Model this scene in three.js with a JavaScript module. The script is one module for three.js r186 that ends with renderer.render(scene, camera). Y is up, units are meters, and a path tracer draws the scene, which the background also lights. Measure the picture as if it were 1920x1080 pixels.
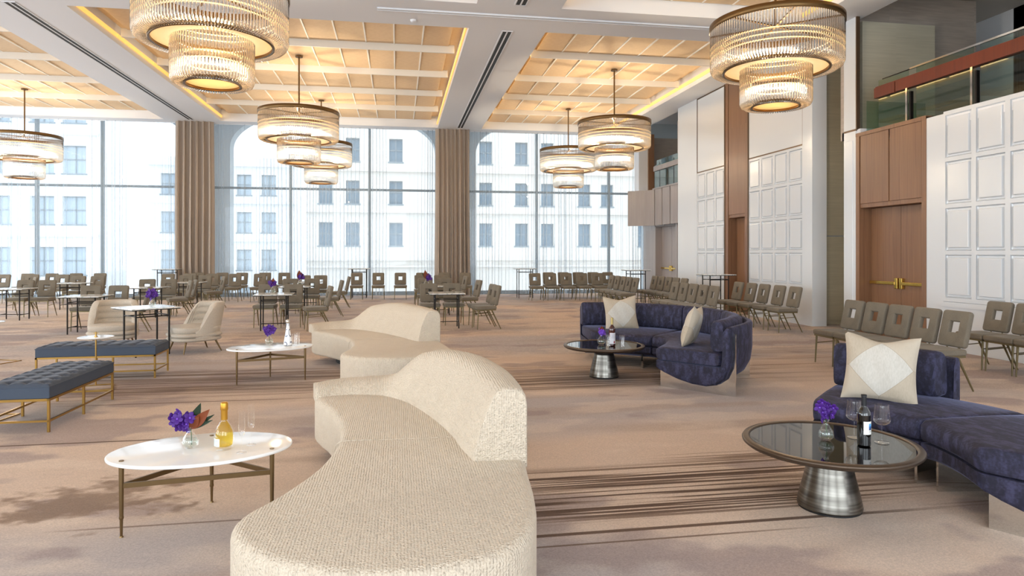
import * as THREE from 'three';
import { RoundedBoxGeometry } from 'three/addons/geometries/RoundedBoxGeometry.js';
import { mergeGeometries, toCreasedNormals } from 'three/addons/utils/BufferGeometryUtils.js';
import { RectAreaLightUniformsLib } from 'three/addons/lights/RectAreaLightUniformsLib.js';

RectAreaLightUniformsLib.init();
// ------------------------------------------------------------------ camera, sky, daylight, exposure
// The hall's long axis runs along -z (depth d = -z); the eye stands 1.6 m above the carpet.
const scene = new THREE.Scene();
const camera = new THREE.PerspectiveCamera(2 * Math.atan(540 / 1260) * 180 / Math.PI, 16 / 9, 0.05, 400);
camera.position.set(0, 1.6, 0);
camera.rotation.y = -Math.atan(213 / 1260);
camera.setViewOffset(1920, 1080, 0, 65, 1920, 1080);      // shifted lens: verticals stay vertical
const renderer = new THREE.WebGLRenderer();
renderer.toneMapping = THREE.LinearToneMapping;
renderer.toneMappingExposure = 0.82;
renderer.shadowMap.enabled = true;
scene.background = new THREE.Color(0.84, 0.93, 1.0);        // bright overcast sky
scene.backgroundIntensity = 3.1;

function daylight(name, x, y, z, w, h, lookX, lookY, lookZ, power) {
  const l = new THREE.RectAreaLight(new THREE.Color(0.84, 0.93, 1.0), power, w, h);
  l.name = name; l.position.set(x, y, z); l.lookAt(lookX, lookY, lookZ); scene.add(l);
}
// windows behind the eye and along the left side of the hall (openings built below)
for (const x of [-11.9, -2.45, 5.4]) daylight('window_daylight', x, 3.0, 7.6, 6.2, 5.0, x, 3.0, 0, 5.2);
for (const z of [1.6, -7.8, -19.5]) daylight('window_daylight', -17.3, 3.0, z, 6.6, 5.0, 0, 3.0, z, 7.0);

// ------------------------------------------------------------------ helpers
let seedState = 12345;
const rnd = () => { seedState = (seedState * 1664525 + 1013904223) >>> 0; return seedState / 4294967296; };
const rr = (a, b) => a + (b - a) * rnd();
const lerp = (a, b, t) => a + (b - a) * t;
const sstep = (a, b, x) => { const t = Math.min(1, Math.max(0, (x - a) / (b - a))); return t * t * (3 - 2 * t); };
const R = (deg) => deg * Math.PI / 180;
const HASH = new Float32Array(65536); for (let i = 0; i < 65536; i++) HASH[i] = rnd();
function vnoise(x, y, p = 256) {
  const xi = Math.floor(x), yi = Math.floor(y), fx = x - xi, fy = y - yi;
  const u = fx * fx * (3 - 2 * fx), v = fy * fy * (3 - 2 * fy);
  const m = (a) => ((a % p) + p) % p, x0 = m(xi), x1 = m(xi + 1), y0 = m(yi) * 256, y1 = m(yi + 1) * 256;
  return lerp(lerp(HASH[x0 + y0], HASH[x1 + y0], u), lerp(HASH[x0 + y1], HASH[x1 + y1], u), v);
}
function fbm(x, y, oct = 4, p = 256) { let s = 0, a = 0.5, t = 0; for (let i = 0; i < oct; i++) { s += a * vnoise(x, y, p); t += a; a *= 0.5; x *= 2; y *= 2; p = Math.min(256, p * 2); } return s / t; }
function dataTex(w, h, fn, srgb = true) {
  const data = new Uint8Array(w * h * 4);
  for (let j = 0; j < h; j++) for (let i = 0; i < w; i++) {
    const c = fn((i + 0.5) / w, (j + 0.5) / h), o = (j * w + i) * 4;
    if (typeof c === 'number') { data[o] = data[o + 1] = data[o + 2] = Math.max(0, Math.min(255, c * 255)); }
    else for (let k = 0; k < 3; k++) data[o + k] = Math.max(0, Math.min(255, c[k]));
    data[o + 3] = 255;
  }
  const t = new THREE.DataTexture(data, w, h); t.magFilter = THREE.LinearFilter; t.minFilter = THREE.LinearFilter;
  t.wrapS = t.wrapT = THREE.RepeatWrapping; if (srgb) t.colorSpace = THREE.SRGBColorSpace; t.needsUpdate = true; return t;
}
const rep = (t, u, v) => { const c = t.clone(); c.repeat.set(u, v); c.needsUpdate = true; return c; };
const mixc = (a, b, t) => [lerp(a[0], b[0], t), lerp(a[1], b[1], t), lerp(a[2], b[2], t)];
const std = (color, roughness = 0.6, o = {}) => new THREE.MeshStandardMaterial({ color, roughness, ...o });
const phy = (color, roughness = 0.6, o = {}) => new THREE.MeshPhysicalMaterial({ color, roughness, ...o });

// geometry: every piece becomes non-indexed with uv in metres
function boxUV(g) {
  if (g.index) g = g.toNonIndexed();
  const p = g.attributes.position, n = g.attributes.normal, uv = new Float32Array(p.count * 2);
  for (let i = 0; i < p.count; i += 3) {
    const nx = Math.abs(n.getX(i) + n.getX(i + 1) + n.getX(i + 2)), ny = Math.abs(n.getY(i) + n.getY(i + 1) + n.getY(i + 2)), nz = Math.abs(n.getZ(i) + n.getZ(i + 1) + n.getZ(i + 2));
    for (let k = i; k < i + 3; k++) {
      const x = p.getX(k), y = p.getY(k), z = p.getZ(k);
      if (ny >= nx && ny >= nz) { uv[k * 2] = x; uv[k * 2 + 1] = z; } else if (nx >= nz) { uv[k * 2] = z; uv[k * 2 + 1] = y; } else { uv[k * 2] = x; uv[k * 2 + 1] = y; }
    }
  }
  g.setAttribute('uv', new THREE.BufferAttribute(uv, 2));
  for (const k of Object.keys(g.attributes)) if (!['position', 'normal', 'uv'].includes(k)) g.deleteAttribute(k);
  return g;
}
const join = (list) => list.length === 1 ? boxUV(list[0]) : mergeGeometries(list.map((g) => boxUV(g)), false);
const at = (g, x, y, z) => g.translate(x, y, z);
const box = (w, h, d, x = 0, y = 0, z = 0) => new THREE.BoxGeometry(w, h, d).translate(x, y, z);
const slab = (x0, x1, y0, y1, z0, z1) => box(Math.abs(x1 - x0), Math.abs(y1 - y0), Math.abs(z1 - z0), (x0 + x1) / 2, (y0 + y1) / 2, (z0 + z1) / 2);
const rbox = (w, h, d, r = 0.01, x = 0, y = 0, z = 0, s = 2) => new RoundedBoxGeometry(w, h, d, s, r).translate(x, y, z);
const cyl = (r0, r1, h, x = 0, y = 0, z = 0, seg = 16) => new THREE.CylinderGeometry(r1, r0, h, seg).translate(x, y + h / 2, z);   // stands on y
function bar(a, b, r0, r1 = r0, seg = 8) {           // round bar between two points
  const A = new THREE.Vector3(...a), B = new THREE.Vector3(...b), l = A.distanceTo(B), g = new THREE.CylinderGeometry(r1, r0, l, seg);
  g.applyQuaternion(new THREE.Quaternion().setFromUnitVectors(new THREE.Vector3(0, 1, 0), B.clone().sub(A).normalize()));
  return g.translate((A.x + B.x) / 2, (A.y + B.y) / 2, (A.z + B.z) / 2);
}
function flatBar(a, b, w, h) {                        // rectangular bar, w across (horizontal), h tall
  const A = new THREE.Vector3(...a), B = new THREE.Vector3(...b), l = A.distanceTo(B), g = new THREE.BoxGeometry(w, h, l);
  const m = new THREE.Matrix4().lookAt(A, B, new THREE.Vector3(0, 1, 0)); g.applyMatrix4(m);
  return g.translate((A.x + B.x) / 2, (A.y + B.y) / 2, (A.z + B.z) / 2);
}
const lathe = (pts, seg = 32, ps = 0, pl = Math.PI * 2) => new THREE.LatheGeometry(pts.map(([x, y]) => new THREE.Vector2(x, y)), seg, ps, pl);
const tube = (pts, r, seg = 24, rs = 6) => new THREE.TubeGeometry(new THREE.CatmullRomCurve3(pts.map((p) => new THREE.Vector3(...p))), seg, r, rs, false);
// closed loft: rings[i][j] = [x,y,z]; caps at both ends
function loft(rings, capped = true, crease = 0.7) {
  const pos = [], n = rings[0].length;
  const tri = (a, b, c) => pos.push(...a, ...b, ...c);
  for (let i = 0; i + 1 < rings.length; i++) for (let j = 0; j < n; j++) {
    const k = (j + 1) % n, a = rings[i][j], b = rings[i][k], c = rings[i + 1][k], d = rings[i + 1][j];
    tri(a, b, c); tri(a, c, d);
  }
  if (capped) for (const [ring, flip] of [[rings[0], true], [rings[rings.length - 1], false]]) {
    const flat = planeCap(ring);
    for (const [a, b, c] of flat) flip ? tri(ring[a], ring[c], ring[b]) : tri(ring[a], ring[b], ring[c]);
  }
  const g = new THREE.BufferGeometry(); g.setAttribute('position', new THREE.Float32BufferAttribute(pos, 3)); g.computeVertexNormals();
  return toCreasedNormals(g, crease);
}
function planeCap(ring) {                              // triangulate a planar ring
  const P = ring.map((p) => new THREE.Vector3(...p)), o = P[0];
  const n = new THREE.Vector3(); for (let i = 0; i < P.length; i++) { const a = P[i], b = P[(i + 1) % P.length]; n.add(new THREE.Vector3((a.y - b.y) * (a.z + b.z), (a.z - b.z) * (a.x + b.x), (a.x - b.x) * (a.y + b.y))); }
  n.normalize(); const u = (Math.abs(n.y) < 0.9 ? new THREE.Vector3(0, 1, 0) : new THREE.Vector3(1, 0, 0)).cross(n).normalize(), v = n.clone().cross(u);
  return THREE.ShapeUtils.triangulateShape(P.map((p) => new THREE.Vector2(p.clone().sub(o).dot(u), p.clone().sub(o).dot(v))), []);
}
// outline in plan (x, d) extruded upwards with a rounded edge
function planExtrude(shape, y0, y1, bevel, seg = 4, curve = 24) {
  const g = new THREE.ExtrudeGeometry(shape, { depth: y1 - y0 - 2 * bevel, bevelEnabled: bevel > 0, bevelThickness: bevel, bevelSize: bevel, bevelOffset: -bevel, bevelSegments: seg, curveSegments: curve });
  g.translate(0, 0, bevel); g.rotateX(-Math.PI / 2); g.translate(0, y0, 0);   // shape (x, y) -> (x, -z = d)
  return toCreasedNormals(g, 0.6);
}
const taken = {};
const numbered = (n) => { taken[n] = (taken[n] ?? -1) + 1; return taken[n] ? `${n}_${String(taken[n]).padStart(3, '0')}` : n; };
function part(name, g, m, parent) { const o = new THREE.Mesh(Array.isArray(g) ? join(g) : boxUV(g), m); o.name = name; parent.add(o); return o; }
function raw(name, g, m, parent) { const o = new THREE.Mesh(g, m); o.name = name; parent.add(o); return o; }  // keeps its own uv
function thing(name, label, category, [x, y, d] = [0, 0, 0], turn = 0, group) {
  const o = new THREE.Group(); o.name = numbered(name); o.position.set(x, y, -d); o.rotation.y = turn; o.userData = { label, category }; if (group) o.userData.group = group; scene.add(o); return o;
}
function copyOf(root, label, [x, y, d], turn = 0, group) {
  const o = root.clone(); o.name = numbered(root.name.replace(/_\d{3}$/, '')); o.userData = { ...root.userData, label }; if (group) o.userData.group = group;
  o.position.set(x, y, -d); o.rotation.y = turn; scene.add(o); return o;
}
function structure(name, label) { const o = new THREE.Group(); o.name = numbered(name); o.userData = { kind: 'structure', label, category: name.split('_')[0] }; scene.add(o); return o; }

// ------------------------------------------------------------------ materials
const woodTex = dataTex(1024, 512, (u, v) => {          // u across the grain
  const w = fbm(u * 24, v * 3, 4, 24), g = fbm(u * 160 + w * 6, v * 4, 3, 160), k = fbm(u * 8, v * 1.5 + 7, 3, 8);
  const c = mixc([112, 79, 56], [150, 111, 80], 0.55 * g + 0.45 * k); return mixc(c, [92, 58, 42], sstep(0.6, 0.85, fbm(u * 60, v * 2, 3, 60)) * 0.4);
});
const woodMat = phy(0xffffff, 0.42, { map: rep(woodTex, 0.8, 0.4), clearcoat: 0.15, clearcoatRoughness: 0.3 });
const railWood = phy(0xd07a58, 0.4, { map: rep(woodTex, 0.7, 0.35) });
const greyWoodTex = dataTex(512, 256, (u, v) => { const g = fbm(u * 120, v * 4, 3, 120), k = fbm(u * 10, v * 2, 3, 10); return mixc([142, 132, 128], [172, 163, 158], 0.5 * g + 0.5 * k); });
const greyWood = std(0xffffff, 0.45, { map: rep(greyWoodTex, 0.8, 0.4) });
const clothWallTex = dataTex(512, 512, (u, v) => { const g = fbm(u * 6, v * 90, 4, 90), k = fbm(u * 5, v * 5, 3, 5); return mixc([156, 144, 133], [196, 182, 168], 0.6 * g + 0.4 * k); });
const clothWall = std(0xffffff, 0.75, { map: rep(clothWallTex, 0.5, 0.5) });
const stoneTex = dataTex(256, 512, (u, v) => mixc([178, 171, 150], [208, 200, 178], 0.6 * fbm(u * 4, v * 80, 4, 80) + 0.4 * fbm(u * 5, v * 5, 3, 5)));
const stonePanel = std(0xffffff, 0.6, { map: rep(stoneTex, 0.4, 0.5) });
const white = std(0xdfe0e3, 0.7), lacquer = phy(0xd6d9dc, 0.2, { clearcoat: 0.3, clearcoatRoughness: 0.15 });
const bronzeTrim = std(0x6a5440, 0.4, { metalness: 0.6 });
const panelTex = dataTex(256, 256, (u, v) => mixc([214, 186, 150], [224, 198, 164], fbm(u * 20, v * 20, 4, 20)));
const coffPanel = std(0xffffff, 0.75, { map: panelTex }), coffBeam = std(0xdcd6cc, 0.5), coffRib = std(0xf2efe8, 0.5);
const black = std(0x0c0c0d, 0.6), blackMetal = std(0x2b2724, 0.4, { metalness: 0.7 });
const brass = std(0xb08d4e, 0.32, { metalness: 1 }), oldBrass = std(0x7c6647, 0.36, { metalness: 0.9 }), gold = std(0xd9b25a, 0.22, { metalness: 1 });
const chrome = std(0xd8d8d6, 0.06, { metalness: 1 }), chairLeg = std(0x7c7052, 0.42, { metalness: 0.75 });
const bandTex = dataTex(64, 512, (u, v) => { const g = fbm(u * 2, v * 46, 3, 46); return mixc([86, 82, 76], [150, 146, 138], g); });
const coneMetal = std(0xffffff, 0.28, { metalness: 0.95, map: bandTex });
const darkGlass = phy(0x0d0b0a, 0.03);
const chairTex = dataTex(256, 256, (u, v) => { const g = fbm(u * 64, v * 64, 3, 64), k = fbm(u * 5, v * 5, 3, 5); return mixc([104, 96, 83], [130, 120, 104], 0.4 * g + 0.6 * k); });
const chairCloth = phy(0xffffff, 0.85, { map: rep(chairTex, 2, 2), sheen: 0.5, sheenColor: new THREE.Color(0.5, 0.48, 0.43), sheenRoughness: 0.5 });
const navyTex = dataTex(512, 512, (u, v) => { const g = fbm(u * 26, v * 12, 4, 26), k = fbm(u * 90, v * 90, 2, 90); return mixc([30, 29, 47], [62, 61, 90], sstep(0.3, 0.75, 0.75 * g + 0.25 * k)); });
const navy = phy(0xffffff, 0.8, { map: rep(navyTex, 1.2, 1.2), sheen: 0.8, sheenColor: new THREE.Color(0.32, 0.34, 0.55), sheenRoughness: 0.35 });
const benchVelvet = phy(0x414b5a, 0.75, { sheen: 0.8, sheenColor: new THREE.Color(0.45, 0.47, 0.52), sheenRoughness: 0.4 });
const boucleTex = dataTex(512, 512, (u, v) => { const g = fbm(u * 128, v * 128, 3, 128), k = fbm(u * 8, v * 8, 3, 8); return mixc([204, 188, 166], [225, 211, 191], 0.7 * g + 0.3 * k); });
const boucleBump = dataTex(512, 512, (u, v) => { const w = fbm(u * 10, v * 10, 3, 10) * 1.2; return 0.5 * (0.5 + 0.5 * Math.sin((u * 40 + w * 0.35) * Math.PI * 2)) * vnoise(u * 40, v * 90, 256) + 0.5 * fbm(u * 100, v * 100, 2, 100); }, false);
const boucle = phy(0xffffff, 0.95, { map: rep(boucleTex, 2, 2), bumpMap: rep(boucleBump, 1.9, 1.9), bumpScale: 0.011, sheen: 0.3, sheenColor: new THREE.Color(0.8, 0.78, 0.72), sheenRoughness: 0.7 });
const creamTex = dataTex(256, 256, (u, v) => mixc([182, 170, 154], [202, 191, 175], fbm(u * 60, v * 60, 3, 60)));
const cream = phy(0xffffff, 0.85, { map: rep(creamTex, 2, 2), sheen: 0.3, sheenColor: new THREE.Color(0.7, 0.68, 0.64) });
const marbleTex = dataTex(512, 512, (u, v) => { const w = fbm(u * 4, v * 4, 4, 4), m = Math.abs(Math.sin((u * 3 + w * 4) * Math.PI)); return mixc([232, 232, 228], [168, 176, 172], sstep(0.75, 1, m) * 0.8); });
const marble = phy(0xffffff, 0.12, { map: rep(marbleTex, 1.2, 1.2) }), whiteTop = phy(0xf4f3f0, 0.09);
const glass = phy(0xffffff, 0.0, { transmission: 1, ior: 1.5 }), tintGlass = phy(0xdfece6, 0.0, { transmission: 1, ior: 1.5 }), pane = phy(0xf8fbff, 0.0, { transmission: 1, ior: 1.45 });
const orchid = phy(0x48187c, 0.6, { side: THREE.DoubleSide }), orchidLight = phy(0x7a48c4, 0.6, { side: THREE.DoubleSide }), leafGreen = std(0x1e3320, 0.4, { side: THREE.DoubleSide }), leafRust = std(0x7c3a16, 0.6, { side: THREE.DoubleSide }), stemGreen = std(0x3f5b2c, 0.6);

// ------------------------------------------------------------------ the setting: floor
// carpet: beige wool dyed with clouds, brush streaks and bundles of dark brown lines that run across the hall
const lineBundles = [   // centre x, centre d, half width x, half width d, strength, seed
  [1.9, 4.35, 1.6, 0.5, 1.0, 3], [3.3, 4.9, 1.2, 0.18, 0.6, 9], [0.2, 8.6, 4.6, 0.75, 0.55, 14], [2.0, 8.2, 1.6, 0.5, 0.85, 21], [-2.4, 9.0, 1.7, 0.8, 0.7, 27], [5.2, 4.1, 1.5, 0.4, 0.6, 31], [-2.9, 6.2, 0.9, 0.016, 0.9, 38], [-2.2, 7.7, 1.3, 0.018, 0.6, 44], [-6.5, 6.9, 1.8, 0.5, 0.6, 50], [6.6, 9.8, 1.5, 0.5, 0.4, 57], [1.6, 3.72, 1.5, 0.02, 0.9, 63], [1.3, 3.58, 1.3, 0.01, 0.7, 66], [-1.1, 4.25, 0.7, 0.012, 0.5, 70]];
function carpet(x, d) {
  const n1 = fbm(x * 0.4 + 31, d * 0.6 + 5, 3), n2 = fbm(x * 0.28 + 3, d * 2.4 + 60, 3), n3 = fbm(x * 1.1 + 90, d * 1.9 + 40, 4), n4 = fbm(x * 1.5 + 11, d * 3.2 + 21, 3);
  let c = mixc([203, 181, 163], [176, 166, 163], sstep(0.38, 0.66, n1));
  c = mixc(c, [164, 143, 127], sstep(0.54, 0.74, n2) * 0.4);
  c = mixc(c, [217, 199, 182], sstep(0.55, 0.72, n4) * 0.4);
  c = mixc(c, [146, 130, 128], sstep(0.55, 0.66, n3) * 0.55);
  for (const [cx, cd, wx, wd, s, k] of lineBundles) {
    const ax = Math.abs(x - cx) / wx, ad = Math.abs(d - cd) / wd; if (ax > 1.3 || ad > 1.2) continue;
    const m = (1 - sstep(0.55, 1.25, ax + (fbm(d * 9 + k, 3, 2) - 0.5) * 0.9)) * (1 - sstep(0.7, 1.15, ad));
    if (m > 0.01) { const l = wd < 0.12 ? 0.7 : 0.62 * fbm(x * 0.35 + k, d * 40 + k * 3, 2) + 0.38 * fbm(x * 1.3 + k, d * 75, 2); c = mixc(c, [90, 68, 54], m * s * sstep(0.47, 0.58, l)); }
  }
  const bx = (x + 1.95) / 0.75, bd = (d - 4.75) / 0.42, blob = 1 - Math.hypot(bx, bd) + (fbm(x * 4, d * 6, 4) - 0.5) * 1.4;   // brown dyed patch beside the near oval table
  c = mixc(c, [124, 101, 83], sstep(0.0, 0.5, blob + (fbm(x * 14, d * 20, 2) - 0.5) * 0.5) * 0.75);
  const g = 0.93 + 0.14 * rnd(); return [c[0] * g, c[1] * g, c[2] * g];
}
const floor = structure('floor', 'beige carpet with dyed clouds and dark brown line bundles');
function carpetPiece(x0, x1, d0, d1, w, h) {
  const m = std(0xffffff, 0.95); m.map = dataTex(w, h, (u, v) => carpet(lerp(x0, x1, u), lerp(d0, d1, v)));
  m.map.wrapS = m.map.wrapT = THREE.ClampToEdgeWrapping;
  const g = new THREE.BoxGeometry(x1 - x0, 0.3, d1 - d0), p = g.attributes.position, uv = g.attributes.uv;
  for (let i = 0; i < p.count; i++) uv.setXY(i, p.getX(i) / (x1 - x0) + 0.5, 0.5 - p.getZ(i) / (d1 - d0));
  g.translate((x0 + x1) / 2, -0.15, -(d0 + d1) / 2);
  raw('carpet', g, m, floor);
}
carpetPiece(-5, 7, 1.5, 10.5, 2048, 2048);
carpetPiece(-17.3, 12.5, 10.5, 27, 1536, 1024);
carpetPiece(-17.3, -5, 1.5, 10.5, 512, 512);
carpetPiece(7, 12.5, 1.5, 10.5, 512, 768);
carpetPiece(-17.3, 12.5, -7.9, 1.5, 256, 256);

// ------------------------------------------------------------------ ceiling
const CY = 6.29, WALLX = 8.95, WIN = 25.86;
const coffers = [[-15.6, -8.1], [-6.2, 1.45], [3.08, 8.15]].flatMap(([a, b]) => [[a, b, 13.95, 25.2], [a, b, 1.3, 12.55]]);
const ceiling = structure('ceiling', 'white plaster ceiling frame around the tan coffers');
{
  const s = new THREE.Shape([[-17.3, -7.9], [9.12, -7.9], [9.12, 25.86], [-17.3, 25.86]].map((p) => new THREE.Vector2(...p)));
  for (const [a, b, c, d] of coffers) s.holes.push(new THREE.Path([[a, c], [a, d], [b, d], [b, c]].map((p) => new THREE.Vector2(...p))));
  const g = new THREE.ExtrudeGeometry(s, { depth: 0.42, bevelEnabled: false }); g.rotateX(-Math.PI / 2); g.translate(0, CY, 0);
  part('soffit', g, white, ceiling);
  part('roof_slab', slab(-17.6, 13, CY + 0.72, CY + 1.0, 8.2, -27.2), white, ceiling);
}
const ledGlow = std(0xffd890, 0.6, { emissive: 0xffc25c, emissiveIntensity: 1.0 });
for (const [x0, x1, d0, d1] of coffers) {
  const c = structure('ceiling_coffer', 'recessed ceiling coffer of tan panels with amber cove light');
  const rows = 5, pitch = (d1 - d0) / rows, inner = x1 - x0 - 0.5, cols = Math.round(inner / 0.64), cw = inner / cols, PY = CY + 0.30;
  const pg = boxUV(rbox(cw - 0.022, 0.03, pitch - 0.06, 0.008, 0, 0, 0, 1)), rg = boxUV(box(0.03, 0.03, pitch - 0.05)), bg = boxUV(rbox(x1 - x0 - 0.24, 0.20, 0.05, 0.008, 0, 0, 0, 1));
  const sg = boxUV(box(0.02, 0.09, pitch - 0.02));
  for (let r = 0; r < rows; r++) {
    const dm = d0 + pitch * (r + 0.5);
    for (let k = 0; k < cols; k++) {
      const p = raw('ceiling_panel', pg, coffPanel, c); p.position.set(x0 + 0.25 + cw * (k + 0.5), PY + 0.02, -dm); p.rotation.x = R(-1.2);
      if (k) raw('rib', rg, coffRib, c).position.set(x0 + 0.25 + cw * k, PY - 0.012, -dm);
    }
    if (r) raw('beam', bg, coffBeam, c).position.set((x0 + x1) / 2, PY - 0.08, -(d0 + pitch * r));
    for (const x of [x0 + 0.03, x1 - 0.03]) raw('led_strip', sg, ledGlow, c).position.set(x, CY + 0.16, -dm);
  }
  part('coffer_lid', slab(x0 - 0.1, x1 + 0.1, PY + 0.12, PY + 0.16, -d0 + 0.1, -d1 - 0.1), coffPanel, c);
  for (const [x, tx] of [[x0 + 0.05, x1], [x1 - 0.05, x0]]) {
    const l = new THREE.RectAreaLight(new THREE.Color(1.0, 0.68, 0.32), 8, d1 - d0 - 0.1, 0.04);
    l.name = 'cove_led'; l.position.set(x, CY + 0.17, -(d0 + d1) / 2); l.lookAt(lerp(x, tx, 0.12), CY + 0.42, -(d0 + d1) / 2); c.add(l);
  }
}
function slotDiffuser(label, x, d0, d1) {
  const t = thing('air_diffuser', label, 'air vent', [x, CY, (d0 + d1) / 2], 0, 'slot air vents in the ceiling frame');
  const L = d1 - d0;
  part('frame', [box(0.025, 0.012, L, -0.105, -0.006), box(0.025, 0.012, L, 0.105, -0.006), box(0.03, 0.012, L, 0, -0.006), box(0.235, 0.012, 0.03, 0, -0.006, L / 2), box(0.235, 0.012, 0.03, 0, -0.006, -L / 2)], white, t);
  for (const s of [-1, 1]) part('slot', box(0.078, 0.006, L - 0.05, s * 0.054, -0.003), black, t);
}
slotDiffuser('long double slot air vent in white ceiling beam above the right brown drape', 2.27, 14.0, 25.1);
slotDiffuser('short end of double slot air vent at the top edge, between near coffers', 2.27, 2.0, 12.5);
slotDiffuser('long double slot air vent in white ceiling beam above the left brown drape', -7.16, 13.9, 25.1);
{
  const t = thing('ceiling_track', 'long white double track across the ceiling beam between coffers', 'track', [3.3, CY, 13.1]);
  part('rail', [box(7.4, 0.03, 0.03, 0, -0.015, -0.05), box(7.4, 0.03, 0.03, 0, -0.015, 0.05)], white, t);
  part('channel', box(7.4, 0.008, 0.07, 0, -0.004, 0), std(0xb8b6b4, 0.4), t);
  const k = thing('smoke_detector', 'small white round detector on the ceiling beam beside the track', 'detector', [0.3, CY, 13.65]);
  part('housing', lathe([[0, -0.045], [0.05, -0.045], [0.062, -0.02], [0.065, 0]], 20), white, k);
}

// ------------------------------------------------------------------ right wall
const wallR = structure('wall_right', 'white lacquered panelled wall with wood portals');
const X = WALLX;
const wallPiece = (name, d0, d1, y0, y1, m, x = X, th = 0.3) => part(name, slab(x, x + th, y0, y1, -d0, -d1), m, wallR);
// raised-and-fielded panels set in a frame of stiles and rails
function panelField(d0, d1, cols, y0, rows, rowH, stile, m) {
  const cw = (d1 - d0) / cols;
  const f = [];
  for (let k = 0; k <= cols; k++) { const w = k === 0 || k === cols ? stile / 2 : stile, c = k === 0 ? d0 + w / 2 : k === cols ? d1 - w / 2 : d0 + cw * k; f.push(box(0.035, rows * rowH, w, X + 0.0175, y0 + rows * rowH / 2, -c)); }
  for (let r = 0; r <= rows; r++) f.push(box(0.034, stile * 0.8, d1 - d0 - 0.001, X + 0.018, y0 + r * rowH, -(d0 + d1) / 2));
  part('panel_frame', f, m, wallR);
  const pw = cw - stile, ph = rowH - stile * 0.8;
  const ring = (w, h, x) => [[x, -h / 2, -w / 2], [x, -h / 2, w / 2], [x, h / 2, w / 2], [x, h / 2, -w / 2]];
  const g = boxUV(loft([ring(pw + 0.004, ph + 0.004, 0.03), ring(pw - 0.02, ph - 0.02, 0.012), ring(pw - 0.05, ph - 0.05, 0.040), ring(pw - 0.085, ph - 0.085, 0.040), ring(pw - 0.11, ph - 0.11, -0.006), ring(pw - 0.125, ph - 0.125, -0.008)], true, 0.2));
  for (let r = 0; r < rows; r++) for (let k = 0; k < cols; k++) raw('panel', g, m, wallR).position.set(X, y0 + rowH * (r + 0.5), -(d0 + cw * (k + 0.5)));
}
// near white wall (left of the frame's right edge)
wallPiece('wall_slab', 3.0, 10.2, 0, 3.92, lacquer, X + 0.035, 0.28);
panelField(4.44, 9.84, 9, 0.84, 4, 0.77, 0.085, lacquer);
wallPiece('wall_stile', 9.84, 10.2, 0, 3.92, lacquer, X, 0.04);
wallPiece('dado', 4.44, 9.84, 0.0, 0.8, lacquer, X, 0.04);
part('dado_rail', [slab(X - 0.02, X, 0.72, 0.78, -4.44, -9.9), slab(X - 0.012, X, 0.78, 0.80, -4.44, -9.9)], lacquer, wallR);
wallPiece('wall_slab', -7.9, 4.44, 0, 6.6, white, X, 0.3);
// wood portal with double door
function portal(d0, d1, topY, doorTop, panelTop, jamb, leaves, m, x = X, handles = true) {
  const g = structure('door', 'wooden portal with recessed double door'); g.name = 'door_' + (portal.n = (portal.n ?? 0) + 1);
  const dm = (d0 + d1) / 2;
  part('jamb', slab(x - 0.01, x + 0.32, 0, topY, -d0, -(d0 + jamb)), m, g);
  part('jamb', slab(x - 0.01, x + 0.32, 0, topY, -(d1 - jamb), -d1), m, g);
  part('head', slab(x + 0.02, x + 0.32, doorTop, topY, -(d0 + jamb), -(d1 - jamb)), m, g);
  const pw = (d1 - d0 - 2 * jamb) / leaves;
  for (let k = 0; k < leaves; k++) {
    const c = d0 + jamb + pw * (k + 0.5);
    part('upper_panel', rbox(0.03, panelTop - doorTop - 0.1, pw - 0.035, 0.006, x + 0.015, (doorTop + panelTop) / 2 + 0.03, -c, 1), m, g);
    const leaf = part('door_leaf', rbox(0.05, doorTop - 0.012, pw - 0.008, 0.004, x + 0.275, (doorTop - 0.012) / 2 + 0.004, -c, 1), m, g);
    if (handles) {
      const s = k === 0 ? 1 : -1, e = c + s * (pw / 2 - 0.06);
      part('handle', [rbox(0.06, 0.20, 0.08, 0.008, x + 0.215, 1.04, -e, 1), rbox(0.022, 0.06, pw * 0.84, 0.008, x + 0.19, 1.04, -(c - s * 0.02), 1)], gold, leaf);
    }
  }
  part('top_trim', slab(x - 0.015, x + 0.32, topY - 0.05, topY + 0.02, -d0, -d1), m, g);
  part('backing', slab(x + 0.31, x + 0.33, 0, topY, -d0, -d1), m, g);
  return g;
}
portal(10.2, 12.0, 3.95, 2.49, 3.92, 0.10, 2, woodMat);
// white pilaster, niche, panelled bays
wallPiece('pilaster', 12.0, 12.36, 0, 4.03, lacquer, X - 0.01, 0.3);
wallPiece('pilaster_upper', 12.0, 12.36, 4.07, CY, lacquer, X - 0.01, 0.09);
part('pilaster_gap', [slab(X - 0.004, X + 0.08, 4.03, 4.07, -12.0, -12.36), slab(X - 0.012, X + 0.06, 4.05, CY, -11.97, -12.0)], bronzeTrim, wallR);
part('pilaster_panel', rbox(0.02, 3.3, 0.2, 0.008, X - 0.014, 2.2, -12.18, 1), lacquer, wallR);
part('niche_wall', [slab(9.3, 10.8, 0.1, 1.98, -13.72, -13.8), slab(9.3, 10.8, 2.0, CY, -13.72, -13.8)], stonePanel, wallR);
part('niche_wall_base', slab(9.3, 10.8, 0, 0.1, -13.76, -13.8), stonePanel, wallR);
part('niche_side', slab(10.8, 10.9, 0, CY, -12.3, -13.8), stonePanel, wallR);
part('niche_return', slab(X + 0.29, 10.9, 0, CY, -12.2, -12.3), stonePanel, wallR);
wallPiece('wall_stile', 13.41, 13.77, 0, CY, lacquer, X - 0.02, 0.35);
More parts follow.
